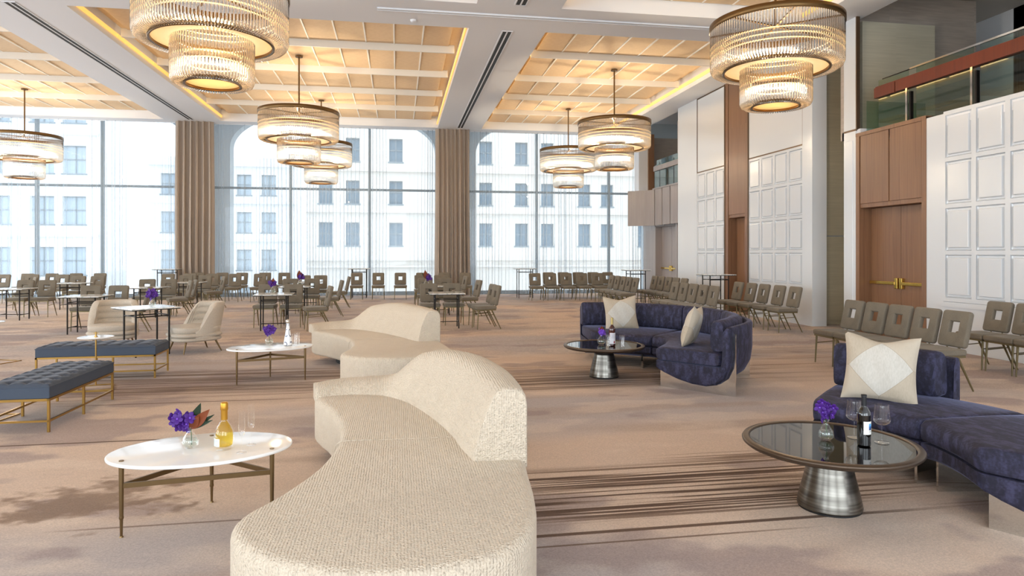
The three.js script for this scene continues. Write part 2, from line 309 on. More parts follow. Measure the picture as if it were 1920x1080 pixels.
function bay(d0, d1, cols) {
  wallPiece('wall_slab', d0, d1, 0, 4.02, lacquer, X + 0.035, 0.28);
  panelField(d0, d1, cols, 0.86, 4, 0.785, 0.085, lacquer);
  wallPiece('dado', d0, d1, 0, 0.83, lacquer, X, 0.04);
  part('upper_panel', slab(X, X + 0.3, 4.06, CY - 0.04, -(d0 + 0.04), -(d1 - 0.04)), lacquer, wallR);
  part('upper_backing', slab(X + 0.03, X + 0.28, 4.02, CY, -d0, -d1), lacquer, wallR);
  part('bronze_trim', [slab(X - 0.004, X + 0.03, 4.025, 4.055, -d0, -d1), slab(X - 0.004, X + 0.03, CY - 0.035, CY - 0.005, -d0, -d1), slab(X - 0.004, X + 0.03, 4.055, CY - 0.035, -(d0 + 0.005), -(d0 + 0.035)), slab(X - 0.004, X + 0.03, 4.055, CY - 0.035, -(d1 - 0.035), -(d1 - 0.005))], bronzeTrim, wallR);
  part('baseboard', slab(X - 0.018, X, 0, 0.13, -d0, -d1), lacquer, wallR);
}
bay(13.77, 16.17, 4);
portal(16.17, 17.4, CY, 2.57, CY - 0.05, 0.16, 1, woodMat, X, false);
part('portal_edge', [slab(X - 0.025, X + 0.1, 0, CY, -16.14, -16.17), slab(X - 0.025, X + 0.1, 0, CY, -17.4, -17.44)], bronzeTrim, wallR);
bay(17.44, 19.2, 3);
wallPiece('wall_stile', 19.2, 20.58, 0, CY, lacquer, X - 0.015, 1.1);
// recessed far section with door below the little balcony
const FX = 9.75;
portal(22.5, 24.7, 2.66, 2.62, 2.64, 0.16, 2, greyWood, FX);
part('far_wall', [slab(FX, FX + 0.3, 0, CY, -20.58, -22.5), slab(FX, FX + 0.3, 0, 4.0, -24.7, -WIN)], greyWood, wallR);
part('far_wall_upper', slab(12.2, 12.4, 2.6, CY, -20.5, -26.2), clothWall, wallR);
part('far_wall_end', slab(FX + 0.1, 12.4, 2.6, CY, -26.0, -26.2), clothWall, wallR);
part('wood_post', slab(9.72, 9.95, 4.0, CY, -25.2, -25.75), woodMat, wallR);
part('white_post', slab(9.35, 9.72, 4.0, CY, -25.3, -25.8), white, wallR);

// ------------------------------------------------------------------ balconies
{
  const b = structure('trim_balcony', 'grey wood fronted balcony in the far corner'); b.name = 'trim_1';
  const plan = [[9.62, 20.6], [9.62, 24.3], [9.35, 24.75], [8.82, 25.1]];
  for (let i = 0; i < 3; i++) {
    const [a, c] = [plan[i], plan[i + 1]], n = i === 0 ? 5 : 1;
    for (let k = 0; k < n; k++) {
      const p = [lerp(a[0], c[0], k / n), lerp(a[1], c[1], k / n)], q = [lerp(a[0], c[0], (k + 1) / n - 0.02), lerp(a[1], c[1], (k + 1) / n - 0.02)];
      part('fascia_panel', flatBar([p[0], 3.34, -p[1]], [q[0], 3.34, -q[1]], 0.06, 1.36), greyWood, b);
    }
  }
  part('fascia_core', [flatBar([9.66, 3.34, -20.6], [9.66, 3.34, -24.3], 0.05, 1.34)], greyWood, b);
  part('balcony_floor', slab(9.66, 12.4, 3.7, 3.95, -20.58, -26), greyWood, b);
  part('cap_rail', [slab(9.56, 9.72, 4.02, 4.07, -20.58, -24.4)], greyWood, b);
  for (const d of [21.3, 22.6, 23.9]) part('post', bar([9.66, 4.05, -d], [9.66, 5.0, -d], 0.018), blackMetal, b);
  for (let k = 0; k < 3; k++) part('glass_panel', slab(9.65, 9.662, 4.08, 4.95, -(20.75 + k * 1.25), -(21.9 + k * 1.25)), tintGlass, b);
  part('hand_rail', slab(9.6, 9.7, 4.72, 4.9, -20.58, -24.4), greyWood, b);
  part('top_glass', slab(9.65, 9.66, 4.9, 5.12, -20.58, -24.2), tintGlass, b);
  part('inner_partition', slab(10.6, 10.7, 3.95, CY, -21.0, -24.4), clothWall, b);
}
{
  const b = structure('trim_balcony', 'near balcony with red-brown wood rail and glass'); b.name = 'trim_2';
  part('balcony_floor', slab(X + 0.02, 12.4, 3.72, 3.9, -3.0, -12.0), white, b);
  part('back_wall', slab(X + 0.02, 12.05, 3.9, 7.0, -12.38, -12.5), clothWall, b);
  part('side_wall', slab(13.2, 13.4, 3.9, 7.0, -2.5, -12.6), clothWall, b);
  part('back_return', slab(12.05, 13.2, 3.9, 7.0, -13.6, -13.7), clothWall, b);
  part('balcony_ceiling', slab(9.12, 13.4, 6.93, 7.05, -2.5, -13.7), std(0xa39a90, 0.8), b);
  part('ledge', slab(X + 0.02, 10.2, 3.9, 4.06, -11.9, -12.45), white, b);
  part('wood_beam', [slab(9.0, 9.12, 4.57, 4.76, -3.0, -11.0), slab(9.0, 9.12, 4.57, 4.76, -11.02, -11.56)], railWood, b);
  part('beam_cap', slab(9.03, 9.12, 4.762, 4.79, -3.0, -11.56), railWood, b);
  part('hand_rail', slab(9.04, 9.08, 4.9, 4.93, -3.0, -10.7), chrome, b);
  part('glass_edge_trim', slab(9.05, 9.07, 4.9, 4.915, -10.7, -11.4), blackMetal, b);
  for (const d of [4.0, 5.4, 6.77, 8.0, 9.33, 10.72]) { part('post', slab(8.99, 9.01, 3.92, 4.57, -(d - 0.02), -(d + 0.02)), chrome, b); part('post_clamp', slab(9.02, 9.08, 3.95, 4.5, -(d - 0.07), -(d - 0.03)), blackMetal, b); }
  for (const d of [4.0, 5.4, 6.77, 8.0, 9.33, 10.72]) part('glass_panel', slab(9.05, 9.062, 3.92, 4.9, -(d + 0.02), -(d + 1.2 > 11.5 ? 11.5 : d + 1.22)), tintGlass, b);
  part('end_glass', slab(9.1, 10.4, 3.95, 4.6, -11.88, -11.9), tintGlass, b);
}

// ------------------------------------------------------------------ left and back walls with windows (out of frame)
{
  const wl = structure('wall_left', 'white side wall with tall windows'), wb = structure('wall_back', 'white wall with tall windows behind the viewpoint');
  const cut = (o, len0, len1, holes) => {
    const s = new THREE.Shape([[len0, 0], [len1, 0], [len1, 6.6], [len0, 6.6]].map((p) => new THREE.Vector2(...p)));
    for (const [a, b] of holes) s.holes.push(new THREE.Path([[a, 0.4], [a, 5.6], [b, 5.6], [b, 0.4]].map((p) => new THREE.Vector2(...p))));
    return new THREE.ExtrudeGeometry(s, { depth: 0.3, bevelEnabled: false });
  };
  const gl = cut(0, -7.9, 27, [[-5, 1.8], [4.4, 11.2], [16.1, 22.9]]); gl.rotateY(Math.PI / 2); gl.translate(-17.6 + 0.3, 0, 0); gl.translate(-0.3, 0, 0);
  part('wall_slab', gl, white, wl);
  const gb = cut(0, -17.6, 13.2, [[-15.1, -8.7], [-5.65, 0.75], [2.2, 8.6]]); gb.translate(0, 0, 7.9); part('wall_slab', gb, white, wb);
  part('outer_right', slab(13.2, 13.5, 0, 7.2, 8.2, -27.2), white, wb);
}

// ------------------------------------------------------------------ window wall
const bays = [[-16.7, -7.5], [-6.75, 1.6], [2.45, 9.7]];
const mull = [[-15.6, -12.58, -10.45], [-3.98, -1.08], [5.42, 8.4]];
bays.forEach(([a, b], i) => {
  const w = structure('window', 'tall glazed window bay behind sheer curtain'); w.name = 'window_' + (i + 1);
  const z = -26.2, xs = [a - 0.3, ...mull[i], b + 0.3];
  for (const x of mull[i]) part('mullion', rbox(0.09, 6.4, 0.16, 0.01, x, 3.2, z, 1), std(0x6d7a80, 0.5), w);
  part('transom', rbox(b - a + 0.6, 0.08, 0.14, 0.01, (a + b) / 2, 4.02, z, 1), std(0x59666c, 0.5), w);
  part('sill', box(b - a + 0.6, 0.14, 0.2, (a + b) / 2, 0.07, z), std(0x6d7a80, 0.5), w);
  for (let k = 0; k + 1 < xs.length; k++) for (const [y0, y1] of [[0.14, 3.98], [4.06, 6.35]]) part('pane', new THREE.PlaneGeometry(xs[k + 1] - xs[k] - 0.1, y1 - y0).translate((xs[k] + xs[k + 1]) / 2, (y0 + y1) / 2, z), pane, w);
});
{
  const w = structure('wall_far', 'pale stone arcade outside the glass with rounded arch heads');
  const s = new THREE.Shape([[-18, -3], [13.4, -3], [13.4, 8.6], [-18, 8.6]].map((p) => new THREE.Vector2(...p)));
  const arch = (a, b) => { const p = new THREE.Path(), rx = 2.5, ry = 1.35, top = 6.95, y0 = top - ry; p.moveTo(a, -2.9); p.lineTo(a, y0); for (let k = 1; k <= 16; k++) { const t = k / 16 * Math.PI / 2; p.lineTo(a + rx - rx * Math.cos(t), y0 + ry * Math.sin(t)); } for (let k = 0; k <= 16; k++) { const t = k / 16 * Math.PI / 2; p.lineTo(b - rx + rx * Math.sin(t), y0 + ry * Math.cos(t)); } p.lineTo(b, -2.9); p.closePath(); return p; };
  s.holes.push(arch(-16.3, -7.75), arch(-6.25, 1.45), arch(3.05, 10.2));
  const g = new THREE.ExtrudeGeometry(s, { depth: 0.6, bevelEnabled: false }); g.translate(0, 0, -27.3);
  part('arcade', g, std(0xc2ccd2, 0.8), w);
}

// ------------------------------------------------------------------ curtains
const sheerMat = phy(0xd4dfe8, 1, { transparent: true, opacity: 0.30, transmission: 0.45, side: THREE.DoubleSide });
function pleated(x0, x1, y0, y1, z, wave, amp, over, dense, ph) {
  const n = Math.ceil((x1 - x0) / wave * 9), pos = [], idx = [], rows = 5;
  let phase = ph;
  const cols = [];
  for (let i = 0; i <= n; i++) {
    const t = i / n, x = lerp(x0, x1, t), loc = wave * dense(x) * (0.75 + 0.5 * vnoise(x * 1.7 + ph, 5));
    phase += (x1 - x0) / n / loc * Math.PI * 2;
    cols.push([x, phase, amp * (0.45 + 0.9 * vnoise(x * 1.1 + 9, ph))]);
  }
  for (let r = 0; r <= rows; r++) for (const [x, p, a] of cols) {
    const y = lerp(y0, y1, r / rows), k = lerp(1.15, 0.8, r / rows), sw = 0.02 * Math.sin(x * 3 + r);
    pos.push(x + over * a * Math.sin(2 * p) * k + sw * 0.5, y, z + a * k * (Math.sin(p) + 0.3 * Math.sin(2.3 * p + x)));
  }
  for (let r = 0; r < rows; r++) for (let i = 0; i < n; i++) { const a = r * (n + 1) + i, b = a + 1, c = a + n + 1, d = c + 1; idx.push(a, b, d, a, d, c); }
  const g = new THREE.BufferGeometry(); g.setAttribute('position', new THREE.Float32BufferAttribute(pos, 3)); g.setIndex(idx); g.computeVertexNormals(); return g;
}
const sheerLabel = ['sheer white curtain over the left window bay', 'sheer white curtain over the middle window bay between the drapes', 'sheer white curtain over the right window bay, gathered beside the drape'];
bays.forEach(([a, b], i) => {
  const t = thing('sheer_curtain', sheerLabel[i], 'curtain', [0, 0, 0], 0, 'sheer curtains along the window wall');
  const dn = (x) => lerp(0.45, 1, sstep(0.1, 1.1, Math.min(x - a, b - x)));
  part('fabric', pleated(a, b, 0.02, CY + 0.05, -25.76, 0.26, 0.06, 0.75, dn, 3 + i * 7), sheerMat, t);
  part('curtain_track', box(b - a, 0.03, 0.05, (a + b) / 2, CY - 0.0, -25.76), white, t);
});
const drapeMat = phy(0xa59688, 0.9, { side: THREE.DoubleSide, sheen: 0.3, sheenColor: new THREE.Color(0.5, 0.45, 0.38) });
[[-7.74, -6.53, 'brown floor-length drape between left and middle window bays'], [1.38, 2.64, 'brown floor-length drape between middle and right window bays']].forEach(([a, b, label], i) => {
  const t = thing('drape', label, 'curtain', [0, 0, 0], 0, 'brown drapes in front of the piers');
  part('fabric', pleated(a, b, 0.02, CY + 0.05, -25.42, 0.19, 0.085, 0.75, () => 1, 11 + i * 5), drapeMat, t);
  part('pier_lining', slab(a + 0.05, b - 0.05, 0.02, CY + 0.05, -25.54, -25.57), drapeMat, t);
});

// ------------------------------------------------------------------ buildings across the street
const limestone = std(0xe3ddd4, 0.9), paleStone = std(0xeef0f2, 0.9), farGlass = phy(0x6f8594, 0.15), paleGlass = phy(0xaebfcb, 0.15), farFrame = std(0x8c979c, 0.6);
function building(name, label, x0, x1, d, y0, y1, cols, rows, ww, wh, mat, trims, gl = farGlass) {
  const t = thing(name, label, 'building', [0, 0, 0]);
  const s = new THREE.Shape([[x0, y0], [x1, y0], [x1, y1], [x0, y1]].map((p) => new THREE.Vector2(...p)));
  for (const x of cols) for (const y of rows) s.holes.push(new THREE.Path([[x - ww / 2, y - wh / 2], [x - ww / 2, y + wh / 2], [x + ww / 2, y + wh / 2], [x + ww / 2, y - wh / 2]].map((p) => new THREE.Vector2(...p))));
  const g = new THREE.ExtrudeGeometry(s, { depth: 0.45, bevelEnabled: false }); g.translate(0, 0, -d - 0.45);
  part('wall', g, mat, t);
  part('core', slab(x0 + 0.2, x1 - 0.2, y0, y1, -d - 0.8, -d - 6), mat, t);
  const pg = boxUV(box(ww, wh, 0.05)), fg = join([box(ww, 0.09, 0.07, 0, 0.02), box(0.07, wh, 0.07, 0), box(ww, 0.08, 0.07, 0, wh / 2 - 0.04), box(ww + 0.2, 0.12, 0.3, 0, -wh / 2 - 0.06, 0.2)]);
  for (const x of cols) for (const y of rows) { const w = raw('window', fg, farFrame, t); w.position.set(x, y, -d - 0.3); raw('pane', pg, gl, w).position.set(0, 0, -0.06); }
  for (const [y, h] of trims) part('cornice', box(x1 - x0, h, 0.35, (x0 + x1) / 2, y, -d + 0.12), mat, t);
}
// columns were paired along the facade
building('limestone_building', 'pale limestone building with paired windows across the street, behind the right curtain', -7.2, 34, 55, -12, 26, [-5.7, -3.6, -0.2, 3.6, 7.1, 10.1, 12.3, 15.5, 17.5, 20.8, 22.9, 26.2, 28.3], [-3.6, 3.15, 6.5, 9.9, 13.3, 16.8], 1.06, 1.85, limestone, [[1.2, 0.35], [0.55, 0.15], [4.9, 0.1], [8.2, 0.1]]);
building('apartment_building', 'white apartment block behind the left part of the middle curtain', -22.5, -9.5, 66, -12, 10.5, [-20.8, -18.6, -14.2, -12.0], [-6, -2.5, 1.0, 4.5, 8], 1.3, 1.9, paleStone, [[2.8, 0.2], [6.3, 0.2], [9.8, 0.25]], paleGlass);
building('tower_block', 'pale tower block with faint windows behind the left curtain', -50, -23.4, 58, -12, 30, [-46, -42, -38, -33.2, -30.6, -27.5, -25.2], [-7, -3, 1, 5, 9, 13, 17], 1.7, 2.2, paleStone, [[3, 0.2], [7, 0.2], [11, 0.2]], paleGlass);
{
  const s = structure('street', 'pale street far below the windows'); part('paving', slab(-80, 80, -12.3, -12, -27.4, -90), std(0xb8b8b6, 0.9), s);
}

// ------------------------------------------------------------------ chandeliers
const rodGlass = phy(0xfffaf2, 0.02, { transmission: 1, thickness: 0.02, ior: 1.46 }), chBrass = std(0x6e5433, 0.38, { metalness: 0.85 });
const bulbGlow = std(0xffe2b0, 0.6, { emissive: 0xffdca0, emissiveIntensity: 1.8 }), plateMat = phy(0xf2dfb8, 0.9, { transmission: 0.45 });
function rodRing(rad, y0, y1, count, curl) {             // J-shaped glass rods, hooked inwards at the foot
  const list = [], r = 0.0125, path = [[0, y1], [0, lerp(y0, y1, 0.5)], [0, y0 + 0.07], [-0.02, y0 + 0.022], [-0.065, y0], [-curl, y0 + 0.004]];
  const prof = path.map(([dx, y]) => [rad + dx, y]);
  const rings = prof.map(([px, py], i) => {
    const a = prof[Math.max(0, i - 1)], b = prof[Math.min(prof.length - 1, i + 1)], tx = b[0] - a[0], ty = b[1] - a[1], l = Math.hypot(tx, ty), nx = -ty / l, ny = tx / l;
    return [0, 1, 2, 3, 4, 5].map((k) => { const t = k / 6 * Math.PI * 2; return [px + nx * r * Math.cos(t), py + ny * r * Math.cos(t), r * Math.sin(t)]; });
  });
  const base = boxUV(loft(rings, true, 1.2));
  for (let k = 0; k < count; k++) list.push(base.clone().rotateY(k / count * Math.PI * 2));
  return mergeGeometries(list, false);
}
const ringBand = (r0, r1, y0, y1, seg = 72) => lathe([[r0, y0], [r1, y0], [r1, y1], [r0, y1], [r0, y0]], seg);
function makeChandelier() {
  const t = thing('chandelier', '', 'chandelier', [0, 0, 0], 0, 'two-tier glass rod chandeliers');
  // y = 0 is the foot of the lower tier
  const U0 = 0.56, U1 = 1.23, L0 = 0, L1 = 0.62, top = 2.70;
  part('stem', [cyl(0.02, 0.02, top - U1, 0, U1, 0, 12)], chBrass, t);
  part('ceiling_plate', cyl(0.09, 0.09, 0.03, 0, top - 0.03, 0, 24), chBrass, t);
  part('top_ring', [ringBand(0.945, 0.99, U1 - 0.02, U1 + 0.07), ...[0, 1, 2].map((k) => box(1.9, 0.02, 0.03, 0, U1 + 0.02, 0).rotateY(k * Math.PI / 3))], chBrass, t);
  part('top_ring', ringBand(0.50, 0.54, L1 - 0.02, L1 + 0.03), chBrass, t);
  part('inner_ring', [ringBand(0.755, 0.785, U0 - 0.005, U0 + 0.05)], chBrass, t);
  part('inner_ring', [ringBand(0.335, 0.365, L0 - 0.002, L0 + 0.05)], chBrass, t);
  part('diffuser', ringBand(0.50, 0.765, U0 + 0.03, U0 + 0.04), plateMat, t);
  part('diffuser', lathe([[0.001, L0 + 0.03], [0.345, L0 + 0.03], [0.345, L0 + 0.04], [0.001, L0 + 0.04]], 48), plateMat, t);
  const a = raw('glass_rods', rodRing(0.965, U0, U1, 141, 0.17), rodGlass, t); a.userData.kind = 'stuff';
  const b = raw('glass_rods', rodRing(0.52, L0, L1, 77, 0.15), rodGlass, t); b.userData.kind = 'stuff';
  for (const y of [U0 + 0.27, U0 + 0.35, U0 + 0.43]) part('lamp_ring', ringBand(0.80, 0.815, y, y + 0.012, 36), bulbGlow, t);
  for (const y of [L0 + 0.28, L0 + 0.37]) part('lamp_ring', ringBand(0.36, 0.375, y, y + 0.012, 24), bulbGlow, t);
  for (const [y, p, r] of [[U0 + 0.31, 16, 2.5], [L0 + 0.32, 8, 2.5]]) {
    const l = new THREE.PointLight(new THREE.Color(1.0, 0.82, 0.58), p); l.name = 'chandelier_light'; l.position.set(0, y, 0); l.shadow.radius = r; t.add(l);
  }
  return t;
}
const ch0 = makeChandelier();
const chSpots = [[-2.47, 9.62, 'glass rod chandelier cut off by the top edge of the picture, nearest on the left'], [5.77, 9.6, 'large glass rod chandelier at upper right in front of the wall'], [-2.47, 17.6, 'glass rod chandelier hanging before the middle window, in front of another'], [-2.47, 22.55, 'small far chandelier partly hidden behind the middle one'], [5.77, 17.5, 'glass rod chandelier near the right wall, in front of the farthest one'], [5.77, 22.5, 'small far chandelier over the rows of chairs at the right window'], [-11.15, 22.5, 'glass rod chandelier at the left edge before the left window']];
chSpots.forEach(([x, d, label], i) => { if (i) copyOf(ch0, label, [x, 3.87, d], 0.3 * i); else { ch0.position.set(x, 3.87, -d); ch0.userData.label = label; } });

// ------------------------------------------------------------------ white serpentine sofas
const SP = [-0.087, 4.55];
function spline(pts, closedWith) {
  const v = pts.map(([x, d]) => new THREE.Vector2(x - SP[0], d - SP[1])), s = new THREE.Shape(); s.moveTo(v[0].x, v[0].y); s.splineThru(v.slice(1)); return s;
}
const outline = [[-0.358, 4.15], [-0.366, 4.4], [-0.395, 4.65], [-0.5, 5.05], [-0.59, 5.28], [-0.65, 5.48], [-0.63, 5.68], [-0.48, 5.82], [-0.1, 5.85], [0.2, 5.74], [0.45, 5.38], [0.63, 4.87], [0.71, 4.4], [0.712, 4.12], [0.70, 3.75], [0.67, 3.45], [0.64, 3.15], [0.59, 2.86], [0.50, 2.64], [0.36, 2.49], [0.16, 2.42], [-0.03, 2.41], [-0.23, 2.45], [-0.46, 2.58], [-0.62, 2.76], [-0.685, 2.94], [-0.665, 3.09], [-0.56, 3.30], [-0.45, 3.60], [-0.395, 3.85], [-0.358, 4.15]];
function makeSofa() {
  const t = thing('serpentine_sofa', 'near white bouclé serpentine sofa reaching the bottom edge', 'sofa', [SP[0], 0, SP[1]], 0, 'white serpentine sofas');
  part('seat', planExtrude(spline(outline), 0.115, 0.47, 0.05, 5, 150), boucle, t);
  part('seam', [tube([[-0.385, 0.36], [-0.372, 0.44], [-0.352, 0.4655], [-0.325, 0.4705], [0.0, 0.4705], [0.36, 0.4705]].map(([x, y]) => [x - SP[0], y, -(4.155 - SP[1] + (x < 0 ? 0 : -0.01))]), 0.0035, 40, 6)], boucle, t);
  const inP = [[-0.61, 5.44], [-0.45, 5.48], [-0.30, 5.47], [-0.125, 5.40], [0.024, 5.22], [0.195, 4.743], [0.316, 4.206], [0.36, 3.85], [0.395, 3.66]];
  const outP = [[-0.655, 5.68], [-0.48, 5.81], [-0.25, 5.84], [0.02, 5.80], [0.32, 5.60], [0.56, 4.98], [0.695, 4.35], [0.715, 3.9], [0.70, 3.64]];
  const hs = [0.555, 0.56, 0.568, 0.60, 0.80, 0.878, 0.876, 0.87, 0.862];
  const c3 = (p) => new THREE.CatmullRomCurve3(p.map(([x, d]) => new THREE.Vector3(x - SP[0], 0, -(d - SP[1])))), ci = c3(inP), co = c3(outP), ch = new THREE.CatmullRomCurve3(hs.map((h, i) => new THREE.Vector3(i, h, 0)));
  const sec = [[0, 0], [0.02, 0.18], [0.16, 0.55], [0.30, 0.80], [0.38, 0.91], [0.46, 0.975], [0.56, 1.0], [0.78, 1.0], [0.90, 0.97], [0.97, 0.90], [1, 0.78], [1, 0]];
  const rings = [], N = 48;
  for (let i = 0; i <= N; i++) {
    let u = i / N; const a = ci.getPoint(u), b = co.getPoint(u), h = ch.getPoint(u).y;
    rings.push(sec.map(([s, y]) => [lerp(a.x, b.x, s), lerp(0.42, h, y), lerp(a.z, b.z, s)]));
  }
  const shrink = (ring, f, dx, dz) => { const c = ring.reduce((m, p) => [m[0] + p[0] / ring.length, m[1] + p[1] / ring.length, m[2] + p[2] / ring.length], [0, 0, 0]); return ring.map((p) => [lerp(c[0], p[0], f) + dx, lerp(c[1], p[1], f), lerp(c[2], p[2], f) + dz]); };
  rings.push(shrink(rings[N], 0.985, 0, 0.012), shrink(rings[N], 0.94, 0, 0.022)); rings.unshift(shrink(rings[0], 0.985, -0.012, 0)); rings.unshift(shrink(rings[1], 0.92, -0.03, 0));
  part('backrest', loft(rings, true, 0.9), boucle, t);
  const pl = [[-0.2, 4.4], [-0.3, 5.0], [-0.3, 5.5], [0.1, 5.5], [0.4, 4.8], [0.5, 4.2], [0.45, 3.3], [0.3, 2.75], [-0.1, 2.65], [-0.4, 2.95], [-0.25, 3.6], [-0.2, 4.4]];
  part('plinth', planExtrude(spline(pl), 0, 0.12, 0, 1, 40), black, t);
  return t;
}
const sofa = makeSofa();
copyOf(sofa, 'farther white bouclé serpentine sofa beside the far oval table', [-0.456, 0, 9.444], R(14.6));

// ------------------------------------------------------------------ navy curved sofas
const c2 = (p) => new THREE.CatmullRomCurve3(p.map(([x, d]) => new THREE.Vector3(x, 0, -d)));
function sweepBetween(F, O, u0, u1, sec, N = 20, round = 0.03) {   // section (s across F->O, y) carried along both curves
  const rings = [];
  const mk = (u, f) => { const a = F.getPoint(u), b = O.getPoint(u), cs = sec.reduce((m, p) => [m[0] + p[0] / sec.length, m[1] + p[1] / sec.length], [0, 0]); return sec.map(([s, y]) => { const S = lerp(cs[0], s, f), Y = lerp(cs[1], y, f); return [lerp(a.x, b.x, S), Y, lerp(a.z, b.z, S)]; }); };
  const e = round / 1.6 * (u1 - u0);
  if (round) rings.push(mk(u0, 0.90), mk(u0 + e * 0.35, 0.97));
  for (let i = 0; i <= N; i++) rings.push(mk(lerp(u0 + (round ? e : 0), u1 - (round ? e : 0), i / N), 1));
  if (round) rings.push(mk(u1 - e * 0.35, 0.97), mk(u1, 0.90));
  return loft(rings, true, 0.8);
}
const shellSec = [[0, 0.31], [0, 0.235], [0.03, 0.21], [0.12, 0.175], [0.3, 0.12], [0.5, 0.085], [0.68, 0.08], [0.82, 0.11], [0.92, 0.18], [0.98, 0.30], [1, 0.45], [1, 0.74], [0.99, 0.765], [0.965, 0.775], [0.94, 0.765], [0.93, 0.74], [0.915, 0.40], [0.90, 0.32], [0.87, 0.31]];
const lowSec = [[0, 0.31], [0, 0.235], [0.03, 0.21], [0.12, 0.175], [0.3, 0.12], [0.5, 0.09], [0.7, 0.10], [0.85, 0.15], [0.95, 0.21], [0.98, 0.24], [0.98, 0.31]];
const seatSec = (s1) => [[-0.01, 0.345], [-0.015, 0.39], [-0.01, 0.435], [0.02, 0.462], [0.08, 0.472], [s1 / 2, 0.478], [s1 - 0.08, 0.472], [s1 - 0.01, 0.45], [s1, 0.40], [s1 - 0.01, 0.335], [s1 - 0.05, 0.318], [0.05, 0.318], [0.005, 0.325]];
const backSec = [[0.74, 0.48], [0.715, 0.52], [0.71, 0.62], [0.725, 0.78], [0.745, 0.82], [0.79, 0.835], [0.85, 0.825], [0.885, 0.79], [0.90, 0.6], [0.90, 0.50], [0.88, 0.475], [0.80, 0.468]];
function fin(F, O, u, out, low) {                     // polished steel fin that carries the shell
  const a = F.getPoint(u), b = O.getPoint(u), ux = b.x - a.x, uz = b.z - a.z, l = Math.hypot(ux, uz), nx = -uz / l * 0.011, nz = ux / l * 0.011;
  const prof = (low ? [[0.06, 0], [0.98, 0], [0.98, 0.20], [0.85, 0.152], [0.7, 0.102], [0.5, 0.092], [0.3, 0.122], [0.12, 0.177], [0.06, 0.205]] : [[0.06, 0], [1.035, 0], [1.035, out], [1.005, out], [1.005, 0.45], [0.985, 0.30], [0.92, 0.185], [0.82, 0.115], [0.68, 0.085], [0.5, 0.09], [0.3, 0.125], [0.12, 0.18], [0.06, 0.205]]);
  const ring = (k) => prof.map(([s, y]) => [a.x + ux * s + nx * k, y, a.z + uz * s + nz * k]);
  return loft([ring(-1), ring(1)], true, 0.2);
}
{
  const t = thing('curved_sofa', 'navy velvet curved sectional sofa with two pillows behind the far dark table', 'sofa');
  const F = c2([[2.74, 9.42], [2.97, 9.12], [3.20, 8.93], [3.42, 8.72], [3.50, 8.45], [3.35, 8.12], [3.06, 7.70]]), O = c2([[2.86, 10.42], [3.36, 10.44], [3.86, 10.08], [4.32, 9.45], [4.52, 8.70], [4.36, 7.78], [3.62, 6.92]]);
  part('shell', sweepBetween(F, O, 0, 0.485, shellSec, 26, 0.02), navy, t); part('shell', sweepBetween(F, O, 0.49, 1, shellSec, 26, 0.02), navy, t);
  part('seat_cushion', sweepBetween(F, O, 0.005, 0.485, seatSec(0.90), 20, 0.05), navy, t);
  part('seat_cushion', sweepBetween(F, O, 0.49, 0.995, seatSec(0.90), 20, 0.05), navy, t);
  for (const [a, b] of [[0.0, 0.285], [0.289, 0.50], [0.504, 0.72], [0.724, 0.985]]) part('back_cushion', sweepBetween(F, O, a, b, backSec, 12, 0.07), navy, t);
  for (const [u, o] of [[0.05, 0.6], [0.40, 0.68], [0.77, 0.7], [0.985, 0.70]]) part('steel_fin', fin(F, O, u, o), chrome, t);
}
{
  const t = thing('curved_sofa', 'navy velvet curved sofa with one pillow at the right edge beside near dark table', 'sofa');
  const F = c2([[3.13, 4.70], [3.37, 4.38], [3.51, 4.06], [3.48, 3.76], [3.36, 3.43]]), O = c2([[3.86, 5.38], [4.34, 4.80], [4.52, 4.05], [4.36, 3.25], [3.84, 2.56]]);
  part('shell', sweepBetween(F, O, 0, 0.30, shellSec, 16, 0.02), navy, t); part('shell', sweepBetween(F, O, 0.30, 0.495, lowSec, 10, 0.02), navy, t); part('shell', sweepBetween(F, O, 0.50, 1, lowSec, 20, 0.02), navy, t);
  part('seat_cushion', sweepBetween(F, O, 0.0, 0.495, seatSec(0.90), 18, 0.05), navy, t);
  part('seat_cushion', sweepBetween(F, O, 0.50, 1.0, seatSec(0.97), 18, 0.06), navy, t);
  part('back_cushion', sweepBetween(F, O, 0.0, 0.285, backSec, 14, 0.09), navy, t);
  part('steel_fin', fin(F, O, 0.10, 0.6), chrome, t); for (const u of [0.44, 0.56, 0.985]) part('steel_fin', fin(F, O, u, 0, true), chrome, t);
}

